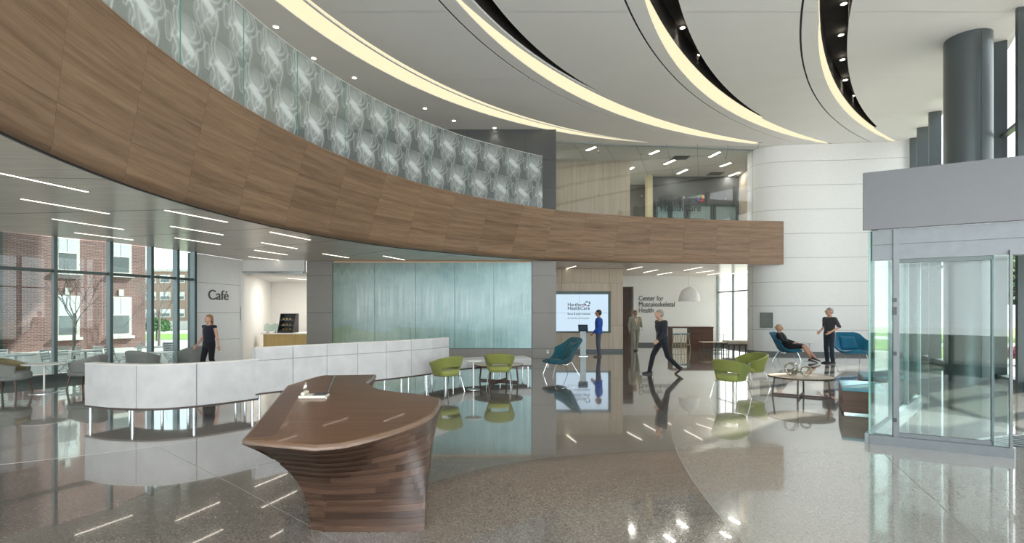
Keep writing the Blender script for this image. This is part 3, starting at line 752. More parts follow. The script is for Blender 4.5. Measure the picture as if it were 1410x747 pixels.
def sheer():
    k = NT('sheer_blind'); k.n.remove(k.b); d = k.node('ShaderNodeBsdfDiffuse'); t = k.node('ShaderNodeBsdfTransparent'); l = k.node('ShaderNodeBsdfTranslucent'); a = k.node('ShaderNodeMixShader'); b = k.node('ShaderNodeMixShader')
    f = k.noise(k.coord('Object', scale=(1, 1, 30)), 3, 2); c = k.ramp(f, [(0.3, '#dfe3e4'), (0.7, '#f2f4f4')])
    for n in (d, l): k.l(c, n.inputs[0])
    a.inputs[0].default_value = 0.6; k.l(d.outputs[0], a.inputs[1]); k.l(l.outputs[0], a.inputs[2]); b.inputs[0].default_value = 0.15; k.l(a.outputs[0], b.inputs[1]); k.l(t.outputs[0], b.inputs[2]); k.l(b.outputs[0], k.out.inputs[0]); return k.m
sheer()
# corridor windows at its right side
w4 = thing('window_4', 'tall corridor window with pale blinds beside the beige bench', 'window', kind='structure')
cA, cB = np.array([10.4, 26.6]), np.array([10.55, 22.0]); cA = np.array([10.35, 26.3]); cB = np.array([10.9, 22.1])
for i in range(4):
    p = cA+(cB-cA)*i/3
    MB().obx((p[0], p[1], ZS/2), (0.09, 0.09, ZS)).build('mullion', M['alu'], w4, smooth=False)
    if i < 3:
        q = cA+(cB-cA)*(i+1)/3; c = (p+q)/2; L = np.hypot(*(q-p)); ang = math.atan2(q[1]-p[1], q[0]-p[0])
        MB().obx((c[0], c[1], 2.66), (L, 0.07, 0.07), rz=ang).build('transom', M['alu'], w4, smooth=False)
        MB().obx((c[0], c[1], 0.08), (L, 0.08, 0.16), rz=ang).build('sill', M['alu'], w4, smooth=False)
        MB().obx((c[0], c[1], ZS/2), (L-0.09, 0.012, ZS-0.1), rz=ang).build('pane', M['glass'], w4, smooth=False)
        MB().add([(p[0]+0.12, p[1], 0.1), (q[0]+0.12, q[1], 0.1), (q[0]+0.12, q[1], ZS-0.05), (p[0]+0.12, p[1], ZS-0.05)], [(0, 1, 2, 3)]).build('blind', bpy.data.materials['sheer_blind'], w4, smooth=False)
# cafe wall, header and room
panel_wall('wall_cafe', 'white panel wall carrying the cafe lettering', [(-9.85, 16.1), (-9.5, 18.5)], 0.0, [0.75, 1.65, 2.6, ZS], M['white'], 1, side=1, gap=0.012, core_mat=M['greypanel'])
tag(MB().bx(-9.5, -7.35, 18.5, 18.7, 3.06, ZS).build('trim_2', M['whitewall'], smooth=False), 'white header above the cafe opening', 'trim', kind='structure')
fr = thing('door_2', 'silver sliding frame around the cafe opening', 'door', kind='structure')
MB().bx(-9.93, -9.86, 18.38, 18.48, 0, 3.12).build('jamb', M['steel'], fr, smooth=False)
MB().bx(-9.6, -7.35, 18.40, 18.5, 3.02, 3.10).build('head_rail', M['steel'], fr, smooth=False)
tag(MB().prism([(-9.5, 18.5), (-11.05, 24.0), (-11.3, 24.0), (-9.7, 18.5)], 0, ZS).build('wall_cafe_left', M['whitewall'], smooth=False), 'white side wall inside the cafe', 'wall', kind='structure')
tag(MB().bx(-11.4, -6.9, 24.0, 24.2, 0, ZS).build('wall_cafe_back', M['whitewall'], smooth=False), 'white back wall of the cafe', 'wall', kind='structure')
tag(MB().bx(-7.3, -7.15, 18.85, 24.0, 0, ZS).build('wall_cafe_right', M['whitewall'], smooth=False), 'white partition between the cafe and the misty glass', 'wall', kind='structure')
cci = MB().prism([(-9.55, 18.72), (-7.3, 18.72), (-7.3, 24.0), (-11.05, 24.0)], 3.03, 3.08).build('ceiling', M['ceil'], smooth=False)
tag(cci, 'white ceiling inside the cafe', 'ceiling', kind='structure')
# upper offices behind the glass screen
A2, B2 = np.array([1.62, 20.05]), np.array([10.25, 21.15])
wg = thing('window_5', 'frameless glass screen of the upper offices above the parapet', 'glass wall', kind='structure')
dAB = (B2-A2)/np.hypot(*(B2-A2)); ang = math.atan2(dAB[1], dAB[0]); LAB = np.hypot(*(B2-A2))
for i in range(5):
    c = A2+dAB*LAB*(i+0.5)/5
    MB().obx((c[0], c[1], (ZU+ZC)/2), (LAB/5-0.01, 0.012, ZC-ZU), rz=ang).build('pane', M['glass_in'], wg, smooth=False)
    if i:
        q = A2+dAB*LAB*i/5
        for z in (7.85, 6.2):
            MB().obx((q[0], q[1]-0.02, z), (0.05, 0.03, 0.05), rz=ang).build('glass_clip', M['steel'], wg, smooth=False)
MB().obx((*(A2+B2)/2, ZC-0.02), (LAB, 0.05, 0.04), rz=ang).build('head_channel', M['alu'], wg, smooth=False)
panel_wall('wall_upper_wood', 'pale ribbed wood wall inside the upper offices', [(1.6, 22.6), (5.1, 22.6)], ZU, [ZC], M['blond'], 3, gap=0.008, core_mat=M['brown'])
tag(MB().bx(6.7, 10.95, 25.2, 25.35, ZU, ZC).build('wall_upper_dark', M['darkpanel'], smooth=False), 'charcoal wall with office lettering on the upper floor', 'wall', kind='structure')
tag(MB().bx(6.45, 6.7, 24.9, 25.35, ZU, ZC).build('wall_upper_pilaster', plain('cream_pilaster', '#cfc6a2', 0.6), smooth=False), 'cream pilaster beside the charcoal office wall', 'wall', kind='structure')
tag(MB().bx(4.0, 11.5, 26.8, 27.0, ZU, ZC).build('wall_upper_far', M['greypanel'], smooth=False), 'grey far wall of the upper office corridor', 'wall', kind='structure')
panel_wall('wall_upper_right', 'pale wood wall at the right end of the upper offices', [(10.95, 25.2), (10.4, 21.5)], ZU, [ZC], M['blond'], 2, gap=0.008, side=1, core_mat=M['brown'])
MBp = MB().bx(10.1, 10.35, 21.05, 21.35, ZU, ZC).build('trim_3', bpy.data.materials['cream_pilaster'], smooth=False); tag(MBp, 'cream end post of the upper glass screen', 'trim', kind='structure')
for i, (x0, x1) in enumerate(((6.95, 7.55), (7.65, 8.3), (8.5, 9.6), (9.75, 10.8))):
    dr = thing('door_%d' % (3+i), ('narrow', 'second narrow', 'wide', 'last')[i]+' framed glass door in the charcoal office wall', 'door', kind='structure')
    MB().bx(x0, x1, 25.15, 25.19, ZU+0.02, ZU+2.7).build('glass_leaf', plain('blue_grey_office_glass', '#8ea3a6', 0.15) if i == 0 else bpy.data.materials['blue_grey_office_glass'], dr, smooth=False)
    for xx in (x0, x1):
        MB().bx(xx-0.05, xx+0.05, 25.1, 25.2, ZU, ZU+2.75).build('stile', M['alu_dark'], dr, smooth=False)
    MB().bx(x0, x1, 25.1, 25.2, ZU+2.66, ZU+2.75).build('head', M['alu_dark'], dr, smooth=False)

# ------------------------------------------------------------------ left curtain wall
def curtain(name, label, P, ts, ztop, zt, fin=0.18, finw=0.055, zbase=0.0, side=-1, curb=0.16, mat=None, tip=None, gl=None):
    root = thing(name, label, 'window', kind='structure')
    for i, t in enumerate(ts):
        p = P.at(t); n = P.nor(t)*side; a = math.atan2(n[1], n[0])
        c = p+n*fin/2
        fo = MB().obx((c[0], c[1], (zbase+ztop)/2), (fin, finw, ztop-zbase), rz=a).build('mullion', mat or M['alu'], root, smooth=False)
        q = p+n*(fin+0.012)
        MB().obx((q[0], q[1], (zbase+ztop)/2), (0.024, finw+0.012, ztop-zbase), rz=a).build('mullion_cap', tip or M['alu_dark'], fo, smooth=False)
    for t0, t1 in zip(ts[:-1], ts[1:]):
        p, q = P.at(t0), P.at(t1); c = (p+q)/2; L = np.hypot(*(q-p)); a = math.atan2(q[1]-p[1], q[0]-p[0]); n = P.nor((t0+t1)/2)*side
        zz = [zbase+curb]+[z for z in zt]+[ztop]
        for z in zt:
            MB().obx((c[0]+n[0]*0.07, c[1]+n[1]*0.07, z), (L, 0.14, 0.07), rz=a).build('transom', tip or M['alu_dark'], root, smooth=False)
        for za, zb in zip(zz[:-1], zz[1:]):
            MB().obx((c[0], c[1], (za+zb)/2), (L-0.03, 0.012, zb-za-0.03), rz=a).build('pane', gl or M['glass'], root, smooth=False)
        if curb:
            MB().obx((c[0]+n[0]*0.1, c[1]+n[1]*0.1, zbase+curb/2), (L+0.05, 0.26, curb), rz=a).build('sill', tip or M['alu_dark'], root, smooth=False)
    return root
def t_near(P, x, y): return P.s[np.argmin(np.hypot(P.p[:, 0]-x, P.p[:, 1]-y))]
tl = [0.05]+[t for t in np.arange(1.6, t_near(lwin, -11.95, 11.4)-0.8, 1.6)]
for px in (73, 148, 203, 239, 263):
    best = min(np.linspace(0, lwin.L, 2000), key=lambda t: abs(705+FPX*(lwin.at(t)[0])/max(lwin.at(t)[1], 0.5)-px+ (0 if lwin.at(t)[1] > 5 else 999)))
    tl.append(best)
curtain('window_1', 'grey framed curtain wall looking out to the patio and brick building', lwin, tl, ZS, [2.66], gl=M['glass_tint'])
# right curtain wall, two storeys high
tf = [0.05]+list(np.arange(1.7, fac.L-0.4, 1.62))+[fac.L-0.05]
curtain('window_2', 'tall curved curtain wall of dark grey fins at the entrance side', fac, tf, ZC, [3.1, 5.9], fin=0.3, finw=0.09, side=1, mat=M['column'], tip=M['column'])
# glazed front behind the viewpoint
bw = Path([(-13.6, -5.0), (10.0, -5.0)])
curtain('window_3', 'glazed lobby front opposite the balcony', bw, list(np.linspace(0.05, bw.L-0.05, 12)), ZC, [3.1, 5.9], fin=0.2, side=1)

# ------------------------------------------------------------------ structural column
co = thing('column', 'round dark metal clad column rising behind the entrance vestibule', 'column', (10.9, 12.5, 0))
MB().lathe([(0.46, 0.0), (0.46, 0.1), (0.455, 0.12), (0.455, ZC)], 40).build('shaft', M['column'], co)
for a in (-1.75, 0.4, 2.4):
    MB().obx((0.456*math.cos(a), 0.456*math.sin(a), ZC/2), (0.006, 0.012, ZC-0.1), rz=a).build('seam', M['alu_dark'], co, smooth=False)

# ------------------------------------------------------------------ entrance vestibule
vd = np.array([0.87, -0.493]); vn = np.array([0.70, 0.714]); V0 = np.array([4.52, 6.63])
def VP(s, d): return V0+vd*s+vn*d
va = math.atan2(vd[1], vd[0]); vsa = math.atan2(vn[1], vn[0])-PI/2
ves = thing('door_7', 'glass entrance vestibule with sliding doors and broad grey fascia', 'vestibule', (V0[0], V0[1], 0), kind='structure')
def vbox(name, s0, s1, d0, d1, z0, z1, mat, parent=ves, **kw):
    c = VP((s0+s1)/2, (d0+d1)/2)
    return MB().obx((c[0], c[1], (z0+z1)/2), (s1-s0, d1-d0, z1-z0), rz=va).build(name, mat, parent, origin=(V0[0], V0[1], 0), smooth=False, **kw)
vbox('fascia', -0.05, 6.2, -0.07, -0.02, 2.69, 3.41, M['fascia'])
def vprism(name, s0, s1, d0, d1, z0, z1, mat):
    return MB().prism([tuple(VP(s0, d0)), tuple(VP(s1, d0)), tuple(VP(s1, d1)), tuple(VP(s0, d1))], z0, z1).build(name, mat, ves, origin=(V0[0], V0[1], 0), smooth=False)
vprism('roof', -0.02, 5.2, 0.0, 4.6, 2.72, 3.41, M['fascia'])
vprism('soffit', 0.1, 5.1, 0.02, 4.5, 2.68, 2.72, M['white'])
hd = vbox('door_header', 0.02, 6.0, -0.02, 0.16, 2.31, 2.68, M['door_metal'])
vbox('header_seam', 0.02, 6.0, -0.026, -0.02, 2.49, 2.5, M['alu_dark'], hd)
vbox('threshold', 0.0, 1.36, -0.06, 0.1, 0.0, 0.115, M['door_metal'])
vbox('sidelight_pane', 0.02, 0.25, -0.006, 0.006, 0.115, 2.68, M['glass_door'])
vbox('sidelight_edge', 0.0, 0.02, -0.01, 0.01, 0.115, 2.68, M['glass_edge'])
po = vbox('post', 0.25, 0.31, -0.05, 0.06, 0.0, 2.68, M['door_metal'])
for z in (1.78, 1.62, 1.12, 0.3): vbox('sensor', 0.262, 0.298, -0.06, -0.05, z, z+(0.1 if z == 1.62 else 0.05), M['black'], po)
lf = vbox('sliding_leaf', 0.31, 1.19, 0.02, 0.032, 0.12, 2.31, M['glass_door'])
vbox('leaf_top_rail', 0.31, 1.19, 0.0, 0.05, 2.26, 2.31, M['alu_dark'], lf)
vbox('leaf_bottom_rail', 0.31, 1.36, 0.0, 0.05, 0.06, 0.16, M['door_metal'], lf)
vbox('leaf_stile', 1.175, 1.2, 0.0, 0.05, 0.1, 2.31, M['door_metal'], lf)
lf2 = vbox('sliding_leaf', 1.2, 1.34, -0.045, -0.033, 0.05, 2.31, M['glass_door'])
vbox('leaf_stile', 1.335, 1.36, -0.06, -0.02, 0.03, 2.36, M['door_metal'], lf2)
vbox('sliding_leaf', 3.4, 4.6, 0.02, 0.032, 0.12, 2.31, M['glass_door'])
vbox('post', 4.6, 4.68, -0.05, 0.06, 0.0, 2.68, M['alu'])
vbox('sidelight_pane', 4.7, 6.0, -0.006, 0.006, 0.115, 2.68, M['glass_door'])
# side of the vestibule, glazed, and the inner screen at the back
for i in range(3):
    a, b = 0.05+i*1.45, 0.05+(i+1)*1.45
    c = VP(0.0, (a+b)/2)
    MB().obx((c[0], c[1], 1.4), (0.012, b-a-0.04, 2.58), rz=vsa).build('side_pane', M['glass_door'], ves, origin=(V0[0], V0[1], 0), smooth=False)
    q = VP(0.0, b)
    MB().obx((q[0], q[1], 1.36), (0.06, 0.07, 2.7), rz=vsa).build('side_mullion', M['alu'], ves, origin=(V0[0], V0[1], 0), smooth=False)
c = VP(0.0, 2.2); MB().obx((c[0], c[1], 0.06), (0.08, 4.4, 0.12), rz=vsa).build('side_sill', M['alu'], ves, origin=(V0[0], V0[1], 0), smooth=False)
# curved metal guide and entrance mat on the vestibule floor
matp = [VP(1.0, 0.75), VP(3.3, 0.4), VP(4.2, 2.2), VP(1.75, 2.4)]
em = thing('entrance_mat', 'grey ribbed entrance mat on the vestibule floor', 'mat', (*VP(2.2, 1.4), 0.0))
MB().prism([tuple(p) for p in matp], 0.0, 0.008).build('mat_base', M['mat_dark'], em, origin=(*VP(2.2, 1.4), 0.0), smooth=False)
for i in range(14):
    t = (i+0.5)/14; a = matp[0]*(1-t)+matp[3]*t; b = matp[1]*(1-t)+matp[2]*t; c = (a+b)/2
    MB().obx((c[0], c[1], 0.01), (np.hypot(*(b-a)), 0.035, 0.006), rz=math.atan2(b[1]-a[1], b[0]-a[0])).build('rib', M['alu'], em, origin=(*VP(2.2, 1.4), 0.0), smooth=False)
gp = [VP(0.85, 0.35), VP(0.95, 0.75), VP(1.25, 1.3), VP(1.6, 1.75), VP(2.2, 2.5), VP(2.5, 3.0)]
gt = MB(); rr = []
gpp = Path(cr(gp, 8))
for t in np.linspace(0, gpp.L, 40):
    p = gpp.at(t); n = gpp.nor(t)*0.022; rr.append([(p[0]-n[0], p[1]-n[1], 0.0), (p[0]+n[0], p[1]+n[1], 0.0), (p[0]+n[0], p[1]+n[1], 0.012), (p[0]-n[0], p[1]-n[1], 0.012)])
tag(gt.loft(rr).build('trim_4', M['white_gloss'], smooth=False), 'white curved strip let into the vestibule floor', 'trim', kind='structure')

# ------------------------------------------------------------------ reception desk
DT = 0.80
dtop = [G(*p, DT)[:2] for p in [(333,604),(433,613),(480,608),(545,591),(590,573),(606,556),(607,547),(575,541.5),(549,539),(520,534),(506,526),(518,515),(460,516),(440,517),(395,530)]]
dbase = [(-1.53,3.98),(-1.40,3.94),(-1.2,3.93),(-0.9,3.94),(-0.70,3.96),(-0.665,4.05),(-0.8,4.6),(-1.0,5.0),(-1.2,5.3),(-1.45,5.6),(-1.65,5.9),(-1.8,6.3),(-2.1,6.35),(-2.2,6.3),(-2.2,5.8)]
def dens(poly):      # round the curved runs, keep the sharp corners
    P = [np.array(q) for q in poly]
    a = [tuple(q) for q in cr(P[1:7], 5)]; b = [tuple(q) for q in cr(P[6:11], 4)]
    c = [tuple(q) for q in cr([P[12], P[13], P[14]], 4)]
    left = [tuple(P[14]+(P[0]-P[14])*t) for t in np.linspace(0, 1, 9)]
    front = [tuple(P[0]+(P[1]-P[0])*t) for t in np.linspace(0, 1, 4)]
    out = front[:-1]+a[:-1]+b[:-1]+[tuple(P[10]+(P[11]-P[10])*t) for t in np.linspace(0, 1, 4)][:-1]+[tuple(P[11]+(P[12]-P[11])*t) for t in np.linspace(0, 1, 4)][:-1]+c[:-1]+left[:-1]
    return np.array(out)
DTp, DBp = dens(dtop), dens(dbase); nD = len(DTp)
def desk_w(t): return 0.12*t+0.88*t**2.6
def desk_pt(i, t, inset=0.0):
    i0 = int(math.floor(i)) % nD; i1 = (i0+1) % nD; f = i-math.floor(i)
    b = DBp[i0]*(1-f)+DBp[i1]*f; p = DTp[i0]*(1-f)+DTp[i1]*f
    q = b+(p-b)*desk_w(t); c = np.array([-1.55, 5.1]); d = c-q; d = d/np.hypot(*d)
    q = q+d*inset; return (q[0], q[1], t*(DT-0.035))
dorg = (-1.5, 5.0, 0.0)
desk = thing('reception_desk', 'sculpted dark walnut reception desk flaring up from a narrow base', 'desk', dorg)
MB().loft([[desk_pt(i, t, 0.02) for i in range(nD)] for t in np.linspace(0, 1, 12)]).build('body', M['brown'], desk, origin=dorg)
rnd = random.Random(3)
NR = 15
for r in range(NR):
    t0, t1 = r/NR, (r+1)/NR
    i = -rnd.random()*3
    while i < nD-0.5:
        # about 0.35 m long strips
        L = 0; j = i; tgt = rnd.uniform(0.22, 0.55)
        while L < tgt and j < nD:
            a, b = desk_pt(j, t0), desk_pt(j+0.5, t0); L += math.dist(a, b); j += 0.5
        i0, i1 = max(i, 0), min(j, nD)
        if i1-i0 >= 0.5:
            ns = max(1, int((i1-i0)*1.2)); g = rnd.uniform(0, 0.0025); u0 = rnd.random()*50
            m = MB().shell(lambda u, v: desk_pt(i0+(i1-i0)*u, t0+(t1-t0)*(0.01+0.98*v), -g), lambda u, v: desk_pt(i0+(i1-i0)*u, t0+(t1-t0)*(0.01+0.98*v), 0.018), ns, 1,
                           lambda u, v: (u0+u*L, u0+v*0.06))
            m.build('plank', M['desk'], desk, origin=dorg, angle=50)
        i = j
def ofs(poly, d):
    P = np.array(poly); n = len(P); out = []
    area = sum(P[i][0]*P[(i+1) % n][1]-P[(i+1) % n][0]*P[i][1] for i in range(n)); sg = 1 if area > 0 else -1
    for i in range(n):
        a, b, c = P[i-1], P[i], P[(i+1) % n]; e1 = (b-a)/np.hypot(*(b-a)); e2 = (c-b)/np.hypot(*(c-b))
        n1 = np.array([-e1[1], e1[0]])*sg; n2 = np.array([-e2[1], e2[0]])*sg; m_ = n1+n2; m_ = m_/max(np.hypot(*m_), 0.3)
        out.append(b+m_*d/max(0.5, float(np.dot(m_, n1))))
    return out
P0, P1 = ofs(DTp, 0.0), ofs(DTp, 0.018)
ed = MB().loft([[(*p, DT-0.036) for p in P0], [(*p, DT-0.012) for p in P0], [(*p, DT) for p in P1]], cap=False)
ed.build('edge_band', M['desk_edge'], desk, origin=dorg, angle=60)
def ngon(poly, z): 
    m = MB(); m.add([(p[0], p[1], z) for p in poly], [tuple(range(len(poly)))]); return m
tp = MB().prism([tuple(p) for p in P1], DT-0.03, DT).build('desktop', M['desktop'], desk, origin=dorg, smooth=False)
# darker border inlay along the left edge and a bright strip standing in for the crease highlight
A_, B_ = np.array(dtop[14]), np.array(dtop[0]); dAB_ = (B_-A_)/np.hypot(*(B_-A_)); nAB_ = np.array([-dAB_[1], dAB_[0]])
if np.dot(nAB_, np.array([-1.3, 5])-A_) < 0: nAB_ = -nAB_
bo = [A_+nAB_*0.03, B_+nAB_*0.03-dAB_*0.02, B_+nAB_*0.2-dAB_*0.02, A_+nAB_*0.2]
MB().prism([tuple(p) for p in bo], DT, DT+0.0015).build('border_inlay', M['brown'], desk, origin=dorg, smooth=False)
s0, s1 = np.array(G(461, 517, DT)[:2]), np.array(G(449, 548, DT)[:2]); cs = (s0+s1)/2; an = math.atan2(*(s1-s0)[::-1])
MB().obx((cs[0], cs[1], DT+0.004), (np.hypot(*(s1-s0)), 0.014, 0.012), rz=an).build('crease_highlight', M['steel'], desk, origin=dorg, smooth=False)
ph = thing('desk_phone', 'white desk telephone with black keypad on the walnut desk', 'telephone', (*G(432, 547, DT)[:2], DT+0.0005), 0.05)
MB().prism([(-0.13, -0.07), (0.13, -0.07), (0.13, 0.09), (-0.13, 0.09)], 0, 0.028).build('body', plain('off_white_plastic', '#d8d3c4', 0.4), ph, bevel=0.006, smooth=False)
MB().bx(0.005, 0.12, -0.055, 0.08, 0.028, 0.034).build('keypad', M['black'], ph, smooth=False)
for i in range(4):
    for j in range(5):
        MB().bx(0.012+i*0.027, 0.032+i*0.027, -0.05+j*0.026, -0.031+j*0.026, 0.034, 0.04).build('key', M['ink'], ph, smooth=False)
MB().tube([(-0.09, -0.055, 0.045), (-0.09, 0.0, 0.05), (-0.09, 0.075, 0.045)], 0.018, 10).build('handset', bpy.data.materials['off_white_plastic'], ph)

# ------------------------------------------------------------------ serpentine banquette
bq_low = Path(cr([(-6.5, 7.95), (-5.9, 7.72), (-5.15, 7.68), (-4.6, 8.05), (-4.17, 8.6)], 10))
bq_hi = Path(cr([(-4.2, 8.56), (-3.65, 9.2), (-3.0, 9.95), (-2.3, 10.72), (-1.72, 11.5), (-1.45, 12.05)], 10))
bq_bench = Path(cr([(-1.47, 11.95), (-1.2, 12.55), (-0.75, 13.0), (-0.2, 13.25), (0.5, 13.42)], 10))
def sweep(P, t0, t1, prof, n=None, lift=0.0):
    "prof: closed list of (offset away from camera, z)"
    n = n or max(2, int((t1-t0)/0.12)+1); rr = []
    for t in np.linspace(t0, t1, n):
        p = P.at(t); q = P.nor(t)
        rr.append([(p[0]+q[0]*o, p[1]+q[1]*o, z) for o, z in prof])
    return MB().loft(rr)
def banquette(name, label, P, z0, z1, cuts, rows, seat=True, lean=0.0):
    org = (*P.at(P.L/2), 0.0)
    b = thing(name, label, 'banquette', org)
    for a, c in zip(cuts[:-1], cuts[1:]):
        zz = [z0]+rows+[z1]
        for za, zb in zip(zz[:-1], zz[1:]):
            la, lb = lean*(za-z0), lean*(zb-z0)
            sweep(P, a+0.004, c-0.004, [(la+0.0, za+0.003), (lb+0.0, zb-0.003), (lb+0.05, zb-0.003), (la+0.05, za+0.003)]).build('back_panel', M['sofa'], b, origin=org, bevel=0.006)
    lt = lean*(z1-z0)
    sweep(P, 0.002, P.L-0.002, [(0.045, z0), (lt+0.045, z1-0.002), (lt+0.15, z1-0.002), (0.2, 0.5), (0.2, z0)]).build('back_cushion', M['sofa'], b, origin=org)
    sweep(P, 0.0, P.L, [(lt-0.004, z1-0.004), (lt-0.004, z1+0.008), (lt+0.155, z1+0.008), (lt+0.155, z1-0.004)]).build('top_cap', M['sofa_top'], b, origin=org)
    if seat: sweep(P, 0.0, P.L, [(0.2, 0.27), (0.2, 0.46), (0.68, 0.46), (0.7, 0.43), (0.7, 0.27)]).build('seat', M['sofa'], b, origin=org, angle=60)
    sweep(P, 0.0, P.L, [(-0.002, z0-0.025), (-0.002, z0), (0.66, z0), (0.66, z0-0.025)]).build('base_rail', M['sofa_base'], b, origin=org)
    k = max(3, int(P.L/0.62))
    for i in range(k):
        t = 0.08+(P.L-0.16)*i/(k-1)
        for o in (0.04, 0.6):
            p = P.at(t)+P.nor(t)*o
            MB().tube([(p[0], p[1], 0), (p[0], p[1], z0-0.02)], 0.022, 10).build('leg', M['steel'], b, origin=org)
    return b
cl = [0, 1.04, 1.85, bq_low.L]
banquette('banquette', 'low curved white banquette, its outer back turned to the desk', bq_low, 0.24, 0.88, cl, [])
banquette('banquette', 'high backed white banquette with seamed panels behind the walnut desk', bq_hi, 0.32, 1.07, list(np.linspace(0, bq_hi.L, 8)), [0.86])
org = (*bq_bench.at(bq_bench.L/2), 0.0)
bb = thing('bench', 'backless curved white bench continuing from the high banquette', 'bench', org)
for a, c in zip(np.linspace(0, bq_bench.L, 4)[:-1], np.linspace(0, bq_bench.L, 4)[1:]):
    sweep(bq_bench, a+0.003, c-0.003, [(0.0, 0.3), (0.0, 0.47), (0.02, 0.49), (0.7, 0.49), (0.72, 0.47), (0.72, 0.3)]).build('cushion', M['sofa'], bb, origin=org, bevel=0.01)
sweep(bq_bench, 0, bq_bench.L, [(0.01, 0.27), (0.01, 0.3), (0.7, 0.3), (0.7, 0.27)]).build('base_rail', M['sofa_base'], bb, origin=org)
for t in np.linspace(0.35, bq_bench.L-0.08, 4):
    for o in (0.05, 0.62):
        p = bq_bench.at(t)+bq_bench.nor(t)*o
        MB().tube([(p[0], p[1], 0), (p[0], p[1], 0.28)], 0.022, 10).build('leg', M['steel'], bb, origin=org)

# ------------------------------------------------------------------ chairs
def face(dx, dy): return math.atan2(dx, -dy)       # local front is -Y
def tub_chair():
    c = thing('tub_chair', '', 'armchair')
    # wraparound shell with a crescent gap low in the back
    na, nv = 40, 10; m = MB()
    def pt(a, v, o=0.0):
        hw = 0.25+0.10*v+o; hd = 0.23+0.07*v+o
        sup = 2.8
        ca, sa = math.cos(a), math.sin(a)
        rr = (abs(ca)**sup+abs(sa)**sup)**(-1/sup)
        back = max(0.0, sa)
        z0, z1 = 0.36, 0.60+0.16*max(0, (sa+0.75)/1.75)
        return (hw*rr*ca, hd*rr*sa+0.01, z0+(z1-z0)*v)
    A0, A1 = math.radians(-52), math.radians(232)
    vs = []; fs = []
    for layer, o in ((0, 0.0), (1, -0.045)):
        for j in range(nv+1):
            for i in range(na+1): vs.append(pt(A0+(A1-A0)*i/na, j/nv, o))
    W = na+1; K = W*(nv+1)
    def hole(i, j):
        a = math.degrees(A0+(A1-A0)*(i+0.5)/na); v = (j+0.5)/nv
        return abs(a-90) < 58-30*abs(v-0.25) and 0.1 <= v <= 0.44
    solid = {(i, j) for i in range(na) for j in range(nv) if not hole(i, j)}
    for i, j in solid:
        q = (j*W+i, j*W+i+1, (j+1)*W+i+1, (j+1)*W+i); fs.append(q); fs.append(tuple(x+K for x in q[::-1]))
        for (di, dj), e in (((0, -1), (q[0], q[1])), ((1, 0), (q[1], q[2])), ((0, 1), (q[2], q[3])), ((-1, 0), (q[3], q[0]))):
            if (i+di, j+dj) not in solid: fs.append((e[1], e[0], e[0]+K, e[1]+K))
    m.add(vs, fs); m.build('shell', M['green'], c, sub=1, angle=180)
    rings = []
    for z, s in ((0.34, 0.6), (0.335, 0.9), (0.37, 1.0), (0.43, 1.0), (0.455, 0.93), (0.46, 0.6)):
        rings.append([(0.245*s*math.copysign(abs(math.cos(a))**0.6, math.cos(a)), 0.0+0.25*s*math.copysign(abs(math.sin(a))**0.6, math.sin(a))-0.01, z) for a in [2*PI*k/28 for k in range(28)]])
    MB().loft(rings).build('seat', M['green_in'], c, angle=70)
    for sx in (-1, 1):
        MB().tube([(sx*0.27, -0.27, 0), (sx*0.235, -0.2, 0.30), (sx*0.2, -0.15, 0.345), (sx*0.18, 0.0, 0.35), (sx*0.2, 0.14, 0.345), (sx*0.23, 0.2, 0.30), (sx*0.27, 0.28, 0)], 0.009, 8).build('leg', M['chrome'], c)
    MB().tube([(-0.2, 0, 0.345), (0.2, 0, 0.345)], 0.012, 8).build('cross_bar', M['chrome'], c)
    return c
tub = tub_chair()
G1 = 'green tub chairs in the lobby'
spec = [((-1.38, 10.95), (-0.75, 0.7), 'olive green tub chair beside the high white banquette'),
        ((-0.28, 11.7), (0.05, 1.0), 'olive green tub chair in front of the backless white bench'),
        ((4.25, 10.15), (0.8, 0.6), 'olive green tub chair with its back to the lobby at the pale coffee table'),
        ((5.35, 11.7), (-0.95, -0.35), 'olive green tub chair turned away behind the pale coffee table')]
for i, (p, d, lb) in enumerate(spec):
    o = tub if i == 0 else dup(tub, (0, 0, 0), 0)
    o.location = (*p, 0); o.rotation_euler = (0, 0, face(*d)); o['label'] = lb; o['group'] = G1

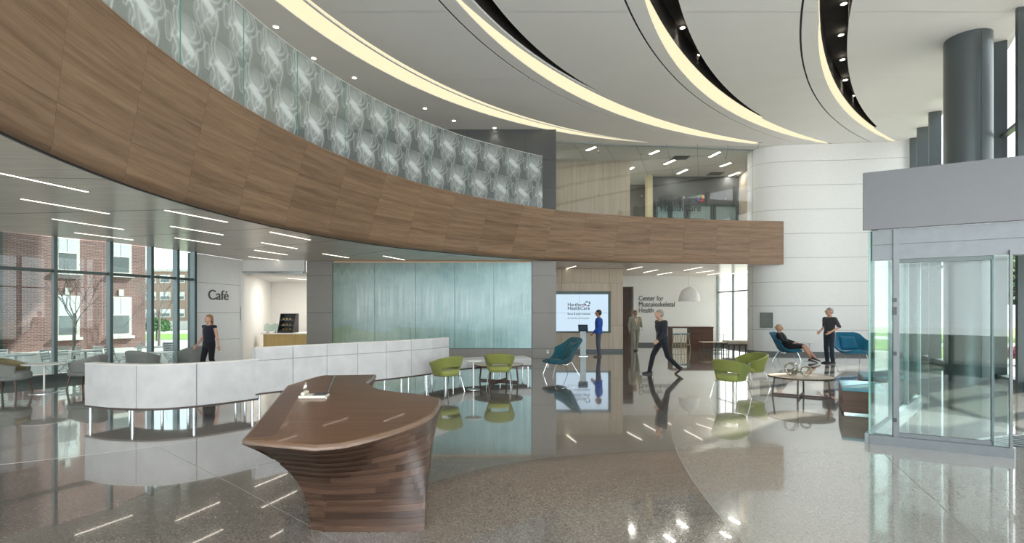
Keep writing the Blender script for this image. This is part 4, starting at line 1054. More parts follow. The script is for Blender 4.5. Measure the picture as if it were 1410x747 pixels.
def womb_chair(mat, cat='armchair'):
    c = thing('lounge_chair', '', cat)
    cen = cr([(-0.36, 0.40), (-0.30, 0.385), (-0.1, 0.345), (0.10, 0.33), (0.24, 0.38), (0.33, 0.52), (0.42, 0.73), (0.49, 0.93), (0.525, 1.0)], 4)
    hw = cr([(0.0, 0.22), (0.08, 0.30), (0.22, 0.40), (0.4, 0.50), (0.52, 0.53), (0.66, 0.51), (0.82, 0.46), (0.93, 0.37), (1.0, 0.22)], 4)
    hv = [q[0] for q in hw]; hh = [q[1] for q in hw]
    def pt(u, v, o=0.0):
        s = v*(len(cen)-1); i = min(int(s), len(cen)-2); f = s-i; y, z = cen[i]*(1-f)+cen[i+1]*f
        w = np.interp(v, hv, hh); x = (u*2-1)*w; e = abs(u*2-1)
        arm = math.exp(-((v-0.50)/0.22)**2)
        z2 = z+0.30*arm*e**2.6; y2 = y-0.20*math.exp(-((v-0.62)/0.2)**2)*e**2.2
        fl = 0.05*arm*max(0, e-0.85)/0.15
        return Vector((x+math.copysign(fl, x), y2, z2))
    def bk(u, v):
        e = 0.02; a = pt(min(1, u+e), v)-pt(max(0, u-e), v); b = pt(u, min(1, v+e))-pt(u, max(0, v-e)); n = a.cross(b).normalized()
        return pt(u, v)-n*0.055
    MB().shell(lambda u, v: pt(u, v), bk, 22, 26).build('shell', mat, c, angle=180, sub=1)
    # loose cushions
    def pad(name, v0, v1, ww, th):
        def f(u, v): 
            q = pt(0.5+(u-0.5)*ww, v0+(v1-v0)*v); e = 0.02; uu = 0.5+(u-0.5)*ww; vv = v0+(v1-v0)*v
            n = (pt(min(1, uu+e), vv)-pt(uu-e, vv)).cross(pt(uu, vv+e)-pt(uu, vv-e)).normalized()
            k = (1-abs(2*u-1)**4)*(1-abs(2*v-1)**4); return q+n*(0.006+th*k**0.5)
        MB().shell(f, lambda u, v: pt(0.5+(u-0.5)*ww, v0+(v1-v0)*v), 12, 10).build(name, mat, c, angle=180)
    pad('seat_cushion', 0.07, 0.42, 0.62, 0.075); pad('back_cushion', 0.53, 0.82, 0.50, 0.07)
    for sx in (-1, 1):
        MB().tube([(sx*0.36, -0.30, 0), (sx*0.30, -0.2, 0.30), (sx*0.27, -0.10, 0.335), (sx*0.25, 0.1, 0.29), (sx*0.3, 0.25, 0.36), (sx*0.40, 0.44, 0)], 0.008, 8).build('leg', M['chrome'], c)
    MB().tube([(-0.26, 0.06, 0.30), (0.26, 0.06, 0.30)], 0.01, 8).build('cross_bar', M['chrome'], c)
    return c
wc = womb_chair(M['teal'])
wc.location = (1.22, 13.75, 0); wc.rotation_euler = (0, 0, face(-0.93, -0.28)); wc['label'] = 'dark teal shell lounge chair with chrome legs near the grey pier'
wb = womb_chair(M['blue'])
wb.location = (11.12, 17.05, 0); wb.rotation_euler = (0, 0, face(-0.15, -1)); wb['label'] = 'empty blue shell lounge chair by the white wall'; wb['group'] = 'blue lounge chairs by the white wall'
wo = dup(wb, (9.35, 17.65, 0), face(0.75, -0.62), 'blue shell lounge chair holding the seated person', 'blue lounge chairs by the white wall')

def cafe_chair():
    c = thing('cafe_armchair', '', 'armchair')
    def pt(a, v, o):
        ca, sa = math.cos(a), math.sin(a); rr = (abs(ca)**2.6+abs(sa)**2.6)**(-1/2.6)
        z1 = 0.60+0.15*max(0, (sa+0.55)/1.55); r = 0.31+0.035*v+o
        return (r*rr*ca, r*rr*sa*0.95, 0.36+(z1-0.36)*v)
    A0, A1 = math.radians(-48), math.radians(228)
    MB().shell(lambda u, v: pt(A0+(A1-A0)*u, v, 0), lambda u, v: pt(A0+(A1-A0)*u, v, -0.06), 30, 5).build('back', M['grey_tweed'], c, sub=1, angle=180)
    MB().shell(lambda u, v: pt(A0+(A1-A0)*(0.02+0.96*u), 0.05+0.93*v, -0.061), lambda u, v: pt(A0+(A1-A0)*(0.02+0.96*u), 0.05+0.93*v, -0.068), 30, 4).build('lining', M['olive_in'], c, angle=180)
    rings = [[(0.29*s*math.copysign(abs(math.cos(a))**0.6, math.cos(a)), 0.30*s*math.copysign(abs(math.sin(a))**0.6, math.sin(a))-0.02, z) for a in [2*PI*k/24 for k in range(24)]] for z, s in ((0.30, 0.95), (0.33, 1.0), (0.42, 1.0), (0.455, 0.92), (0.46, 0.5))]
    MB().loft(rings).build('seat', M['grey_tweed'], c, angle=70)
    for sx in (-1, 1):
        for sy in (-1, 1):
            MB().tube([(sx*0.22, sy*0.22, 0.31), (sx*0.26, sy*0.26, 0)], [0.026, 0.014], 8).build('leg', M['legwood'], c)
    return c
cc = cafe_chair(); GC = 'grey cafe armchairs by the patio window'
for i, (p, d, lb) in enumerate([((-10.15, 10.55), (0.95, 0.25), 'grey tub armchair with dark legs at the end of the patio window'),
        ((-9.2, 11.35), (-0.98, -0.15), 'grey tub armchair with olive lining facing the white side table'),
        ((-9.0, 12.75), (0.2, 1.0), 'grey tub armchair between the patio window and the low banquette'),
        ((-8.75, 14.3), (-0.9, 0.4), 'grey tub armchair next to the cafe wall')]):
    o = cc if i == 0 else dup(cc, (0, 0, 0), 0)
    o.location = (*p, 0); o.rotation_euler = (0, 0, face(*d)); o['label'] = lb; o['group'] = GC

# ------------------------------------------------------------------ tables
def pedestal(loc, h, r, rb, label, group=None):
    t = thing('side_table', label, 'table', loc, 0, group)
    MB().lathe([(rb, 0), (rb, 0.006), (rb*0.6, 0.012), (0.03, 0.016), (0.02, 0.03)], 28).build('base', M['steel'], t)
    MB().lathe([(0.018, 0.012), (0.018, h-0.02)], 12).build('stem', M['white_gloss'], t)
    MB().lathe([(r*0.85, h-0.022), (r, h-0.012), (r, h-0.004), (r-0.004, h)], 36).build('top', M['white_gloss'], t)
    return t
pedestal((-9.62, 10.75, 0), 0.6, 0.36, 0.25, 'white round pedestal table between two grey cafe armchairs')
pedestal((-9.35, 13.9, 0), 0.6, 0.33, 0.22, 'white round pedestal table near the cafe wall')
pedestal((-0.83, 11.25, 0), 0.62, 0.185, 0.15, 'small white round table between two green tub chairs')
pedestal((10.02, 17.6, 0), 0.64, 0.2, 0.16, 'slim side table between the two blue lounge chairs')
def coffee_table(loc, label, rz):
    t = thing('coffee_table', label, 'table', loc, rz, 'round coffee tables with crossed stretchers')
    MB().lathe([(0.53, 0.385), (0.572, 0.39), (0.572, 0.405)], 48).build('top', M['tabletop_wood'], t)
    MB().lathe([(0.572, 0.384), (0.585, 0.384), (0.585, 0.41), (0.572, 0.41), (0.572, 0.384)], 48, cap=False).build('rim', M['legwood'], t)
    for k in range(4):
        a = PI/4+k*PI/2; c_, s_ = math.cos(a), math.sin(a)
        MB().tube([(0.46*c_, 0.46*s_, 0.386), (0.5*c_, 0.5*s_, 0.03)], 0.021, 4).build('leg', M['legwood'], t, smooth=False)
    for k in range(2):
        MB().obx((0, 0, 0.02+0.001*k), (1.03, 0.035, 0.035), rz=PI/4+k*PI/2).build('stretcher', M['legwood'], t, smooth=False)
    return t
coffee_table((5.66, 10.25, 0), 'round pale wood coffee table carrying wire spheres', 0.18)
coffee_table((-0.32, 12.55, 0), 'round coffee table behind the green tub chair by the white bench', 0.4)
def wire_ball(x, y, r, label):
    z = 0.4105+r; b = thing('wire_sphere', label, 'ornament', (x, y, 0.4105), 0, 'wire spheres on the coffee table')
    rg = random.Random(int(r*1000))
    for k in range(7):
        ax = Vector((rg.gauss(0, 1), rg.gauss(0, 1), rg.gauss(0, 1))).normalized(); u = ax.orthogonal().normalized(); w = ax.cross(u)
        rr_ = r-0.006 if k == 0 else (r-0.006)*rg.uniform(0.82, 1.0); off = math.sqrt(max(0, (r-0.006)**2-rr_**2))*rg.choice((-1, 1))
        pts = [Vector((0, 0, r))+ax*off+(u*math.cos(q)+w*math.sin(q))*rr_ for q in [2*PI*i/24 for i in range(24)]]
        MB().tube(pts, 0.0055, 5, closed=True).build('wire_ring', M['wire'], b)
wire_ball(5.50, 10.3, 0.135, 'largest wire sphere on the pale coffee table'); wire_ball(5.72, 10.18, 0.10, 'middle sized wire sphere on the pale coffee table'); wire_ball(5.64, 10.44, 0.07, 'smallest wire sphere on the pale coffee table')
def ottoman(corner, w, d, label):
    rz = va; u = np.array([math.cos(rz), math.sin(rz)]); v = np.array([-u[1], u[0]]); c = np.array(corner)+u*w/2+v*d/2
    t = thing('ottoman_bench', label, 'bench', (c[0], c[1], 0), rz, 'brown benches with blue tops'); hx, hy = w/2, d/2
    MB().bx(-hx+0.03, hx-0.03, -hy+0.03, hy-0.03, 0, 0.04).build('plinth', M['steel'], t, smooth=False)
    MB().bx(-hx, hx, -hy, hy, 0.03, 0.375).build('base', M['brown'], t, smooth=False, bevel=0.004)
    MB().bx(-hx, hx, -hy, hy, 0.375, 0.425).build('cushion', M['tealtop'], t, smooth=False, bevel=0.012)
    return t
ottoman((5.38, 8.52), 0.6, 1.2, 'dark brown box bench with sea blue top beside the vestibule')
ottoman((6.68, 9.95), 0.75, 1.2, 'second blue topped box bench standing behind the first')

# ------------------------------------------------------------------ video wall, kiosk, corridor furniture
tv = thing('video_wall', 'four panel video wall showing the hospital logo on a pale wood wall', 'display', (2.83, YT, 1.0))
MB().bx(-1.28, 1.32, -0.03, -0.001, -0.2, 1.55).build('recess_frame', M['alu_dark'], tv, smooth=False)
sw, sh = 1.21, 0.77
for i in range(2):
    for j in range(2):
        x0, z0 = -1.22+i*(sw+0.006), -0.13+j*(sh+0.006)
        MB().bx(x0, x0+sw, -0.045, -0.031, z0, z0+sh).build('screen', M['screen'], tv, smooth=False)
RX = (PI/2, 0, 0)
text('lettering', 'Hartford\nHealthCare', 0.20, (-0.50, -0.047, 0.92), RX, M['ink'], tv, 0.001, sx=1.0, spacing=0.78, bold=0.003)
text('lettering', 'Bone & Joint Institute', 0.11, (-0.50, -0.047, 0.56), RX, M['ink'], tv, 0.001, bold=0.002)
text('lettering', 'at Hartford Hospital', 0.11, (-0.50, -0.047, 0.38), RX, M['ink_pale'], tv, 0.001)
def emblem(parent, cx, y, cz, s):
    for k, mt in enumerate(('logo_blue', 'logo_green', 'logo_red', 'logo_purple')):
        a = k*PI/2+0.5; pts = []
        for q in np.linspace(-0.55, 0.55, 7): pts.append((cx+s*math.cos(a+q), cz+s*math.sin(a+q)))
        for q in np.linspace(0.55, -0.55, 7): pts.append((cx+s*(0.5+0.15*abs(q))*math.cos(a+q), cz+s*(0.5+0.15*abs(q))*math.sin(a+q)))
        n = len(pts); MB().add([(p[0], y, p[1]) for p in pts]+[(p[0], y+0.002, p[1]) for p in pts], [tuple(range(n)), tuple(range(2*n-1, n-1, -1))]+[(i, (i+1) % n, n+(i+1) % n, n+i) for i in range(n)]).build('emblem_petal', M[mt], parent, smooth=False)
emblem(tv, 0.34, -0.049, 1.02, 0.12)
ks = thing('tablet_kiosk', 'white post kiosk with a tilted black tablet before the video wall', 'kiosk', (2.68, 19.75, 0))
MB().bx(-0.17, 0.17, -0.14, 0.14, 0, 0.012).build('base_plate', M['steel'], ks, smooth=False)
MB().bx(-0.11, 0.11, -0.05, 0.05, 0.012, 0.98).build('post', plain('pale_blue_white_metal', '#cfdde2', 0.35), ks, smooth=False, bevel=0.008)
tb = MB().obx((0, -0.02, 1.07), (0.36, 0.035, 0.27), rx=-0.45).build('tablet_frame', M['black'], ks, smooth=False, bevel=0.006)
MB().obx((0, -0.038, 1.078), (0.28, 0.006, 0.2), rx=-0.45).build('tablet_screen', M['tablet'], tb, smooth=False)
bar = thing('bar_counter', 'dark brown bar height counter in the corridor', 'counter', (8.25, 24.2, 0))
MB().bx(-0.95, 0.95, -0.35, 0.35, 0.94, 1.0).build('worktop', M['brown'], bar, smooth=False, bevel=0.004)
MB().bx(-0.05, 0.95, -0.3, 0.3, 0, 0.94).build('end_cabinet', M['brown'], bar, smooth=False)
MB().bx(-0.95, -0.9, -0.3, 0.3, 0, 0.94).build('side_panel', M['brown'], bar, smooth=False)
def stool(loc, label):
    t = thing('bar_stool', label, 'stool', loc, 0.2, 'bar stools at the corridor counter')
    MB().lathe([(0.1, 0.66), (0.19, 0.675), (0.2, 0.70), (0.18, 0.715), (0.02, 0.71)], 24).build('seat', M['stooltop'], t)
    for k in range(4):
        a = PI/4+k*PI/2; MB().tube([(0.13*math.cos(a), 0.13*math.sin(a), 0.67), (0.22*math.cos(a), 0.22*math.sin(a), 0)], 0.015, 8).build('leg', M['oak'], t)
    MB().tube([(0.2*math.cos(a), 0.2*math.sin(a), 0.22) for a in np.linspace(0, 2*PI, 20, endpoint=False)], 0.008, 6, closed=True).build('foot_ring', M['steel'], t)
stool((7.35, 23.3, 0), 'blue topped bar stool at the open end of the brown counter'); stool((7.78, 23.45, 0), 'blue topped bar stool against the middle of the brown counter')
bn = thing('upholstered_bench', 'beige upholstered bench with dark frame by the corridor window', 'bench', (9.75, 22.1, 0))
MB().bx(-0.75, 0.75, -0.32, 0.32, 0.33, 0.47).build('seat', M['beige'], bn, smooth=False, bevel=0.02)
MB().obx((0.7, 0.0, 0.66), (0.1, 0.64, 0.42), ry=0.25).build('end_rest', M['beige'], bn, smooth=False, bevel=0.02)
MB().bx(-0.75, 0.75, -0.3, 0.3, 0.28, 0.33).build('frame', M['legwood'], bn, smooth=False)
for x in (-0.7, -0.25, 0.25, 0.7):
    for y in (-0.28, 0.28): MB().bx(x-0.02, x+0.02, y-0.02, y+0.02, 0, 0.28).build('leg', M['legwood'], bn, smooth=False)
lt_ = thing('low_table', 'low open metal frame table beside the beige bench', 'table', (8.45, 22.0, 0))
MB().bx(-0.5, 0.5, -0.3, 0.3, 0.40, 0.425).build('top', M['tabletop_wood'], lt_, smooth=False)
for x in (-0.48, 0.0, 0.48):
    for y in (-0.28, 0.28): MB().bx(x-0.014, x+0.014, y-0.014, y+0.014, 0, 0.40).build('leg', M['alu_dark'], lt_, smooth=False)
for y in (-0.28, 0.28): MB().bx(-0.48, 0.48, y-0.012, y+0.012, 0.06, 0.085).build('rail', M['alu_dark'], lt_, smooth=False)
pedestal((9.55, 23.6, 0), 0.66, 0.22, 0.18, 'small round table in front of the corridor window')
pn = thing('pendant_lamp', 'large white dome pendant lamp hanging in the corridor', 'lamp', (XP(949, 23.5), 23.5, 2.16))
prof = [(0.46, 0.0), (0.455, 0.12), (0.41, 0.32), (0.31, 0.5), (0.16, 0.6), (0.05, 0.64)]
MB().lathe(prof+[(0.04, 0.62)]+[(r-0.015, z-0.012) for r, z in prof[::-1]], 36, cap=False).build('shade', M['lamp_white'], pn)
MB().tube([(0, 0, 0.63), (0, 0, ZS-2.16)], 0.01, 6).build('cable', M['steel'], pn)
MB().lathe([(0.06, ZS-2.16-0.03), (0.06, ZS-2.16-0.0)], 16).build('canopy', M['lamp_white'], pn)
MB().ball((0, 0, 0.36), 0.07).build('bulb', emit('pendant_bulb', '#fff2d8', 8), pn)

# ------------------------------------------------------------------ lettering and plaques
cwn = math.atan2(18.5-16.1, -9.5+9.85)
lw = text('wall_lettering', 'Café', 0.46, (-9.74, 16.75, 2.07), (PI/2, 0, cwn), M['ink'], None, 0.01, sx=1.15); tag(lw, 'dark lettering reading Café on the white panel wall', 'sign')
lw2 = text('wall_lettering', 'Center for\nMusculoskeletal\nHealth', 0.35, (6.36, YK-0.012, 2.25), RX, M['ink'], None, 0.01, sx=0.82, spacing=0.85); tag(lw2, 'grey lettering reading Center for Musculoskeletal Health on the corridor wall', 'sign')
us = text('wall_lettering', 'Hartford\nHealthCare', 0.42, (7.1, 25.085, 6.85), RX, M['sign_grey'], None, 0.01, spacing=0.78)
us['label'] = 'raised hospital name and emblem on the charcoal office wall'; us['category'] = 'sign'
text('lettering', 'Bone & Joint Institute', 0.24, (0, -0.80, 0.0), (0, 0, 0), M['sign_grey'], us, 0.01)
text('lettering', 'at Hartford Hospital', 0.24, (0, -1.16, 0.0), (0, 0, 0), M['sign_grey'], us, 0.01)
for k, mt in enumerate(('logo_red', 'logo_orange', 'logo_green', 'logo_purple')):
    a = k*PI/2-1.0; MB().obx((1.95+0.13*math.cos(a), 0.28+0.13*math.sin(a), 0.004), (0.1, 0.16, 0.02), rz=a).build('emblem_petal', M[mt], us, smooth=False)
pq = thing('wall_plaque', 'dark green dedication plaque on the curved white wall', 'plaque', (10.02, 20.62, 1.35), 0.9*-0.5)
MB().bx(-0.22, 0.24, -0.035, -0.005, -0.3, 0.3).build('plate', M['plaque_dk'], pq, smooth=False, bevel=0.004)
for z in np.arange(-0.2, 0.24, 0.07): MB().bx(-0.16, 0.18, -0.038, -0.035, z, z+0.02).build('text_line', M['plaque'], pq, smooth=False)
pq2 = thing('wall_plaque', 'small olive plaque beside the cafe opening', 'plaque', (-9.72, 18.36, 1.62), 0)
MB().bx(0.0, 0.2, -0.03, -0.005, -0.24, 0.24).build('plate', M['plaque'], pq2, smooth=False)
MB().bx(-0.12, 0.25, -0.005, 0.1, -1.62, 1.45).build('door_post', M['whitewall'], pq2, smooth=False)
ol = thing('wall_outlet', 'white outlet plate low on the grey pier', 'outlet', (1.28, YW, 0.25))
MB().bx(-0.04, 0.04, -0.012, 0, -0.06, 0.06).build('plate', M['white_gloss'], ol, smooth=False); MB().bx(-0.02, 0.02, -0.016, -0.012, 0.01, 0.04).build('socket', M['ink'], ol, smooth=False)

# ------------------------------------------------------------------ cafe counter and wares
ct = thing('cafe_counter', 'light oak cafe counter with white worktop', 'counter', (-8.85, 20.9, 0))
MB().bx(-0.95, 0.05, -0.3, 0.35, 0.09, 0.80).build('front_panel', M['oak'], ct, smooth=False); MB().bx(0.05, 1.5, -0.42, 0.35, 0.09, 0.80).build('front_panel', M['oak'], ct, smooth=False)
MB().bx(-0.9, 1.5, -0.22, 0.3, 0, 0.09).build('plinth', M['base'], ct, smooth=False); MB().bx(-0.97, 1.52, -0.46, 0.38, 0.80, 0.85).build('worktop', M['white_gloss'], ct, smooth=False, bevel=0.004)
dc = thing('pastry_case', 'black framed sloping glass pastry case on the cafe counter', 'display case', (-8.93, 20.85, 0.85))
for x in (-0.3, 0.28): MB().add([(x, -0.3, 0), (x, 0.3, 0), (x, 0.3, 0.75), (x, 0.0, 0.75), (x+0.025, -0.3, 0), (x+0.025, 0.3, 0), (x+0.025, 0.3, 0.75), (x+0.025, 0.0, 0.75)], [(0, 1, 2, 3), (4, 7, 6, 5), (0, 3, 7, 4), (3, 2, 6, 7), (2, 1, 5, 6), (1, 0, 4, 5)]).build('side', M['black'], dc, smooth=False)
MB().bx(-0.3, 0.3, 0.28, 0.3, 0, 0.75).build('back', M['ink'], dc, smooth=False); MB().bx(-0.3, 0.3, 0.0, 0.3, 0.73, 0.76).build('roof', M['black'], dc, smooth=False); MB().bx(-0.3, 0.3, -0.3, 0.3, 0, 0.1).build('base', M['black'], dc, smooth=False)
for z in (0.28, 0.5): MB().bx(-0.29, 0.29, -0.12, 0.28, z, z+0.012).build('shelf', M['steel'], dc, smooth=False)
for z, n in ((0.1, 4), (0.292, 3), (0.512, 3)):
    for i in range(n): MB().ball((-0.2+i*0.13, 0.05, z+0.035), (0.05, 0.05, 0.035), 8, 6).build('pastry', M['oak'], dc)
for x, lb in ((-9.72, 'glass cake cover at the left end of the cafe counter'), (-9.42, 'glass cake cover next to the pastry case')):
    gc = thing('cake_cover', lb, 'cake stand', (x, 20.8, 0.85))
    MB().lathe([(0.11, 0), (0.03, 0.02), (0.03, 0.07), (0.15, 0.08), (0.15, 0.09)], 24).build('stand', M['steel'], gc)
    MB().lathe([(0.135, 0.09), (0.135, 0.3), (0.1, 0.34), (0.01, 0.35)], 24, cap=False).build('dome', M['glass_door'], gc); MB().ball((0, 0, 0.365), 0.018, 8, 6).build('knob', M['steel'], gc)

# ------------------------------------------------------------------ lamps in soffits and ceilings
def strip(name, p, q, z, label, group, mat='led', w=0.05, power=0):
    p, q = np.array(p), np.array(q); c = (p+q)/2; L = np.hypot(*(q-p)); a = math.atan2(q[1]-p[1], q[0]-p[0])
    t = thing(name, label, 'light', (c[0], c[1], z-0.001), a, group)
    if power:
        d = bpy.data.lights.new('strip_lamp', 'AREA'); d.shape = 'RECTANGLE'; d.size = L; d.size_y = w; d.energy = power; d.color = (1, 0.94, 0.86); o = bpy.data.objects.new('lamp', d); COL.objects.link(o); o.parent = t; o.location = (0, 0, -0.012)
    MB().bx(-L/2-0.01, L/2+0.01, -w/2-0.012, w/2+0.012, -0.004, 0.0).build('trim', M['alu'], t, smooth=False)
    MB().bx(-L/2, L/2, -w/2, w/2, -0.007, -0.003).build('diffuser', M[mat], t, smooth=False)
L1 = [((0,238),(121,264)), ((29,273.5),(150,294)), ((72,301),(170,315.6)), ((103,320),(183,330))]
L2 = [((227.4,289),(313,305.5)), ((235,311),(307,323)), ((241,327),(303,336.5))]
L3 = [((372,319),(427,330)), ((360,333.6),(409,342)), ((351,344),(395.5,350.5)), ((342.6,353),(384,358))]
L4 = [((444.6,349),(480,354.6)), ((528,352),(557,357.5))]
L5 = [((863.7,371),(884,367)), ((886,375),(906,371)), ((905,378),(925,374.6)), ((942,372),(967,367.2)), ((959,375),(983,372.2)), ((974,378),(997,375)), ((777,370.5),(793,366))]
for Ls, gr, lb in ((L1, 'soffit strips near the patio window', 'linear light in the soffit between desk and patio window'), (L2, 'soffit strips in the second row', 'linear light in the soffit before the cafe wall'), (L3, 'soffit strips at the cafe', 'linear light in the soffit before the cafe opening'), (L4, 'soffit strips at the misty glass', 'linear light in the soffit before the misty glass'), (L5, 'soffit strips of the corridor', 'linear light in the soffit over the corridor')):
    for i, (a, b) in enumerate(Ls):
        n = len(Ls); wh = {4: ('closest to the wood parapet', 'second from the wood parapet', 'third from the wood parapet', 'farthest from the wood parapet'), 3: ('closest to the wood parapet', 'in the middle of its three', 'farthest from the wood parapet'), 2: ('towards the cafe pier', 'towards the middle of the glass')}.get(n)
        strip('linear_light', G(*a, ZS-0.004)[:2], G(*b, ZS-0.004)[:2], ZS-0.001, lb+(', '+wh[i] if wh else ''), gr)
for x in (-9.0, -8.0): strip('linear_light', (x, 21.0), (x+0.5, 22.0), 3.029, 'linear light added in the cafe ceiling to brighten the cafe', 'added cafe ceiling strips', power=28)  # strip lamps added to brighten the dark cafe interior
U = [((808,207),(820,202)), ((895,212),(907,207)), ((915,226),(929,220)), ((977,216),(991,209)), ((933,239),(946,233)), ((992,229),(1006,224)), ((1004,242),(1018,237)), ((867,233),(872,230))]
for a, b in U: strip('linear_light', G(*a, ZC)[:2], G(*b, ZC)[:2], ZC-0.001, 'short linear light in the upper office ceiling', 'upper office ceiling lights', 'led_up', 0.13, power=9)
for px, py in ((937, 217), (985, 239)):
    v = thing('air_vent', 'dark square air vent in the upper office ceiling', 'vent', (*G(px, py, ZC)[:2], ZC-0.002), 0.0, 'upper office air vents')
    MB().bx(-0.35, 0.35, -0.3, 0.3, -0.006, 0.001).build('frame', M['alu'], v, smooth=False)
    for k in range(5): MB().bx(-0.3, 0.3, -0.26+k*0.11, -0.19+k*0.11, -0.012, -0.006).build('slat', M['ink'], v, smooth=False)
def downlight(p, z, label, group, power=0):
    d = thing('downlight', label, 'light', (p[0], p[1], z), 0, group)
    MB().lathe([(0.06, -0.008), (0.085, -0.008), (0.085, 0.002), (0.06, 0.002), (0.06, -0.008)], 20, cap=False).build('trim_ring', M['white_gloss'], d)
    MB().lathe([(0.058, -0.004), (0.058, 0.0)], 20).build('lens', M['spot'], d)
    if power:
        l = bpy.data.lights.new('downlight_beam', 'SPOT'); l.energy = power; l.spot_size = math.radians(95); l.spot_blend = 0.8; l.shadow_soft_size = 0.06; l.color = (1, 0.93, 0.82)
        lo = bpy.data.objects.new('beam', l); COL.objects.link(lo); lo.parent = d; lo.location = (0, 0, -0.03)
for q in ((380,37),(432,80),(488,107),(585,149),(625,166),(681,176),(705,186),(300,-60),(240,-150)):
    downlight(G(*q, ZC)[:2], ZC, 'round downlight in the ceiling outside the first cove', 'ceiling downlights over the balcony', 7)
for q in ((940,38),(960,76),(982,104),(925,-20)): downlight(G(*q, ZC+0.45)[:2], ZC+0.45, 'small downlight inside the middle dark ceiling slot', 'downlights in the middle slot', 12)
for q in ((1162,5),(1158,48),(1160,82),(1164,110),(1174,132)): downlight(G(*q, ZC+0.45)[:2], ZC+0.45, 'small downlight inside the dark slot nearest the column', 'downlights in the outer slot', 12)

# ------------------------------------------------------------------ people
def remeshed(mb, voxel, name, mat, parent, smooth=4):
    me = mb.mesh('tmp', smooth=False, fix=True); o = bpy.data.objects.new('tmp', me); COL.objects.link(o)
    r = o.modifiers.new('r', 'REMESH'); r.mode = 'VOXEL'; r.voxel_size = voxel
    s = o.modifiers.new('s', 'SMOOTH'); s.factor = 0.5; s.iterations = smooth
    dg = bpy.context.evaluated_depsgraph_get(); out = bpy.data.meshes.new_from_object(o.evaluated_get(dg))
    bpy.data.objects.remove(o); out.name = name; out.materials.clear(); out.materials.append(mat)
    out.polygons.foreach_set('use_smooth', [True]*len(out.polygons)); return link(name, out, parent)
def torso_rings(J, rows, inf):
    a, b = Vector(J['pelvis']), Vector(J['neck']); d = (b-a).normalized()
    side = Vector((1, 0, 0)); fwd = d.cross(side).normalized(); out = []
    for f, rx, ry, off in rows:
        c = a+(b-a)*f+fwd*off*-1
        out.append([c+side*(rx+inf)*math.cos(q)+fwd*(ry+inf)*math.sin(q) for q in [2*PI*k/18 for k in range(18)]])
    return out
TORSO = [(-0.22, 0.09, 0.08, 0), (-0.12, 0.155, 0.115, 0), (0.0, 0.168, 0.118, 0), (0.22, 0.145, 0.102, 0), (0.45, 0.155, 0.112, 0), (0.68, 0.178, 0.118, 0), (0.86, 0.172, 0.1, 0), (0.95, 0.11, 0.085, 0), (1.0, 0.065, 0.065, 0)]
def base_joints():
    return dict(pelvis=(0, 0, 0.95), neck=(0, 0.015, 1.47), head=(0, -0.015, 1.625), sR=(-0.185, 0.01, 1.41), sL=(0.185, 0.01, 1.41), eR=(-0.235, 0.03, 1.13), eL=(0.235, 0.03, 1.13),
                wR=(-0.235, -0.06, 0.885), wL=(0.235, -0.06, 0.885), hR=(-0.09, 0, 0.90), hL=(0.09, 0, 0.90), kR=(-0.10, -0.015, 0.49), kL=(0.10, -0.015, 0.49), aR=(-0.10, 0.02, 0.09), aL=(0.10, 0.02, 0.09),
                tR=(0, -1, 0), tL=(0, -1, 0), look=0.0)
SK = {'a': plain('skin_light', '#c79a84', 0.55), 'b': plain('skin_tan', '#a97d66', 0.55)}
def cloth(name, hexc): return fabric(name, hexc, 0.85, 120, 0.12)
def hand(m, w, e, sgn, s=1.0):
    w, e = Vector(w), Vector(e); d = (w-e).normalized(); side = d.cross(Vector((0, 1, 0))); side = side.normalized() if side.length > 0.1 else Vector((1, 0, 0))
    fwd = side.cross(d).normalized()           # across the knuckles
    m.ball(w+d*0.045*s, (0.026*s, 0.040*s, 0.05*s), 10, 8, Matrix((side, fwd, d)).transposed())
    for k, L in enumerate((0.068, 0.078, 0.073, 0.058)):
        b = w+d*0.085*s+fwd*(-0.03+0.02*k)*s; mid = b+d*L*0.55*s; tip = mid+(d*0.85-side*sgn*0.5).normalized()*L*0.5*s
        m.cone(b-d*0.02*s, mid, 0.0095*s, 0.009*s, 8); m.cone(mid, tip, 0.009*s, 0.0075*s, 8)
    b = w+d*0.03*s-fwd*0.033*s; m.cone(b, b+(d*0.8-fwd*0.75).normalized()*0.05*s, 0.0125*s, 0.0105*s, 8); m.cone(b+(d*0.8-fwd*0.75).normalized()*0.05*s, b+(d*0.8-fwd*0.75).normalized()*0.05*s+d*0.03*s, 0.0105*s, 0.009*s, 8)
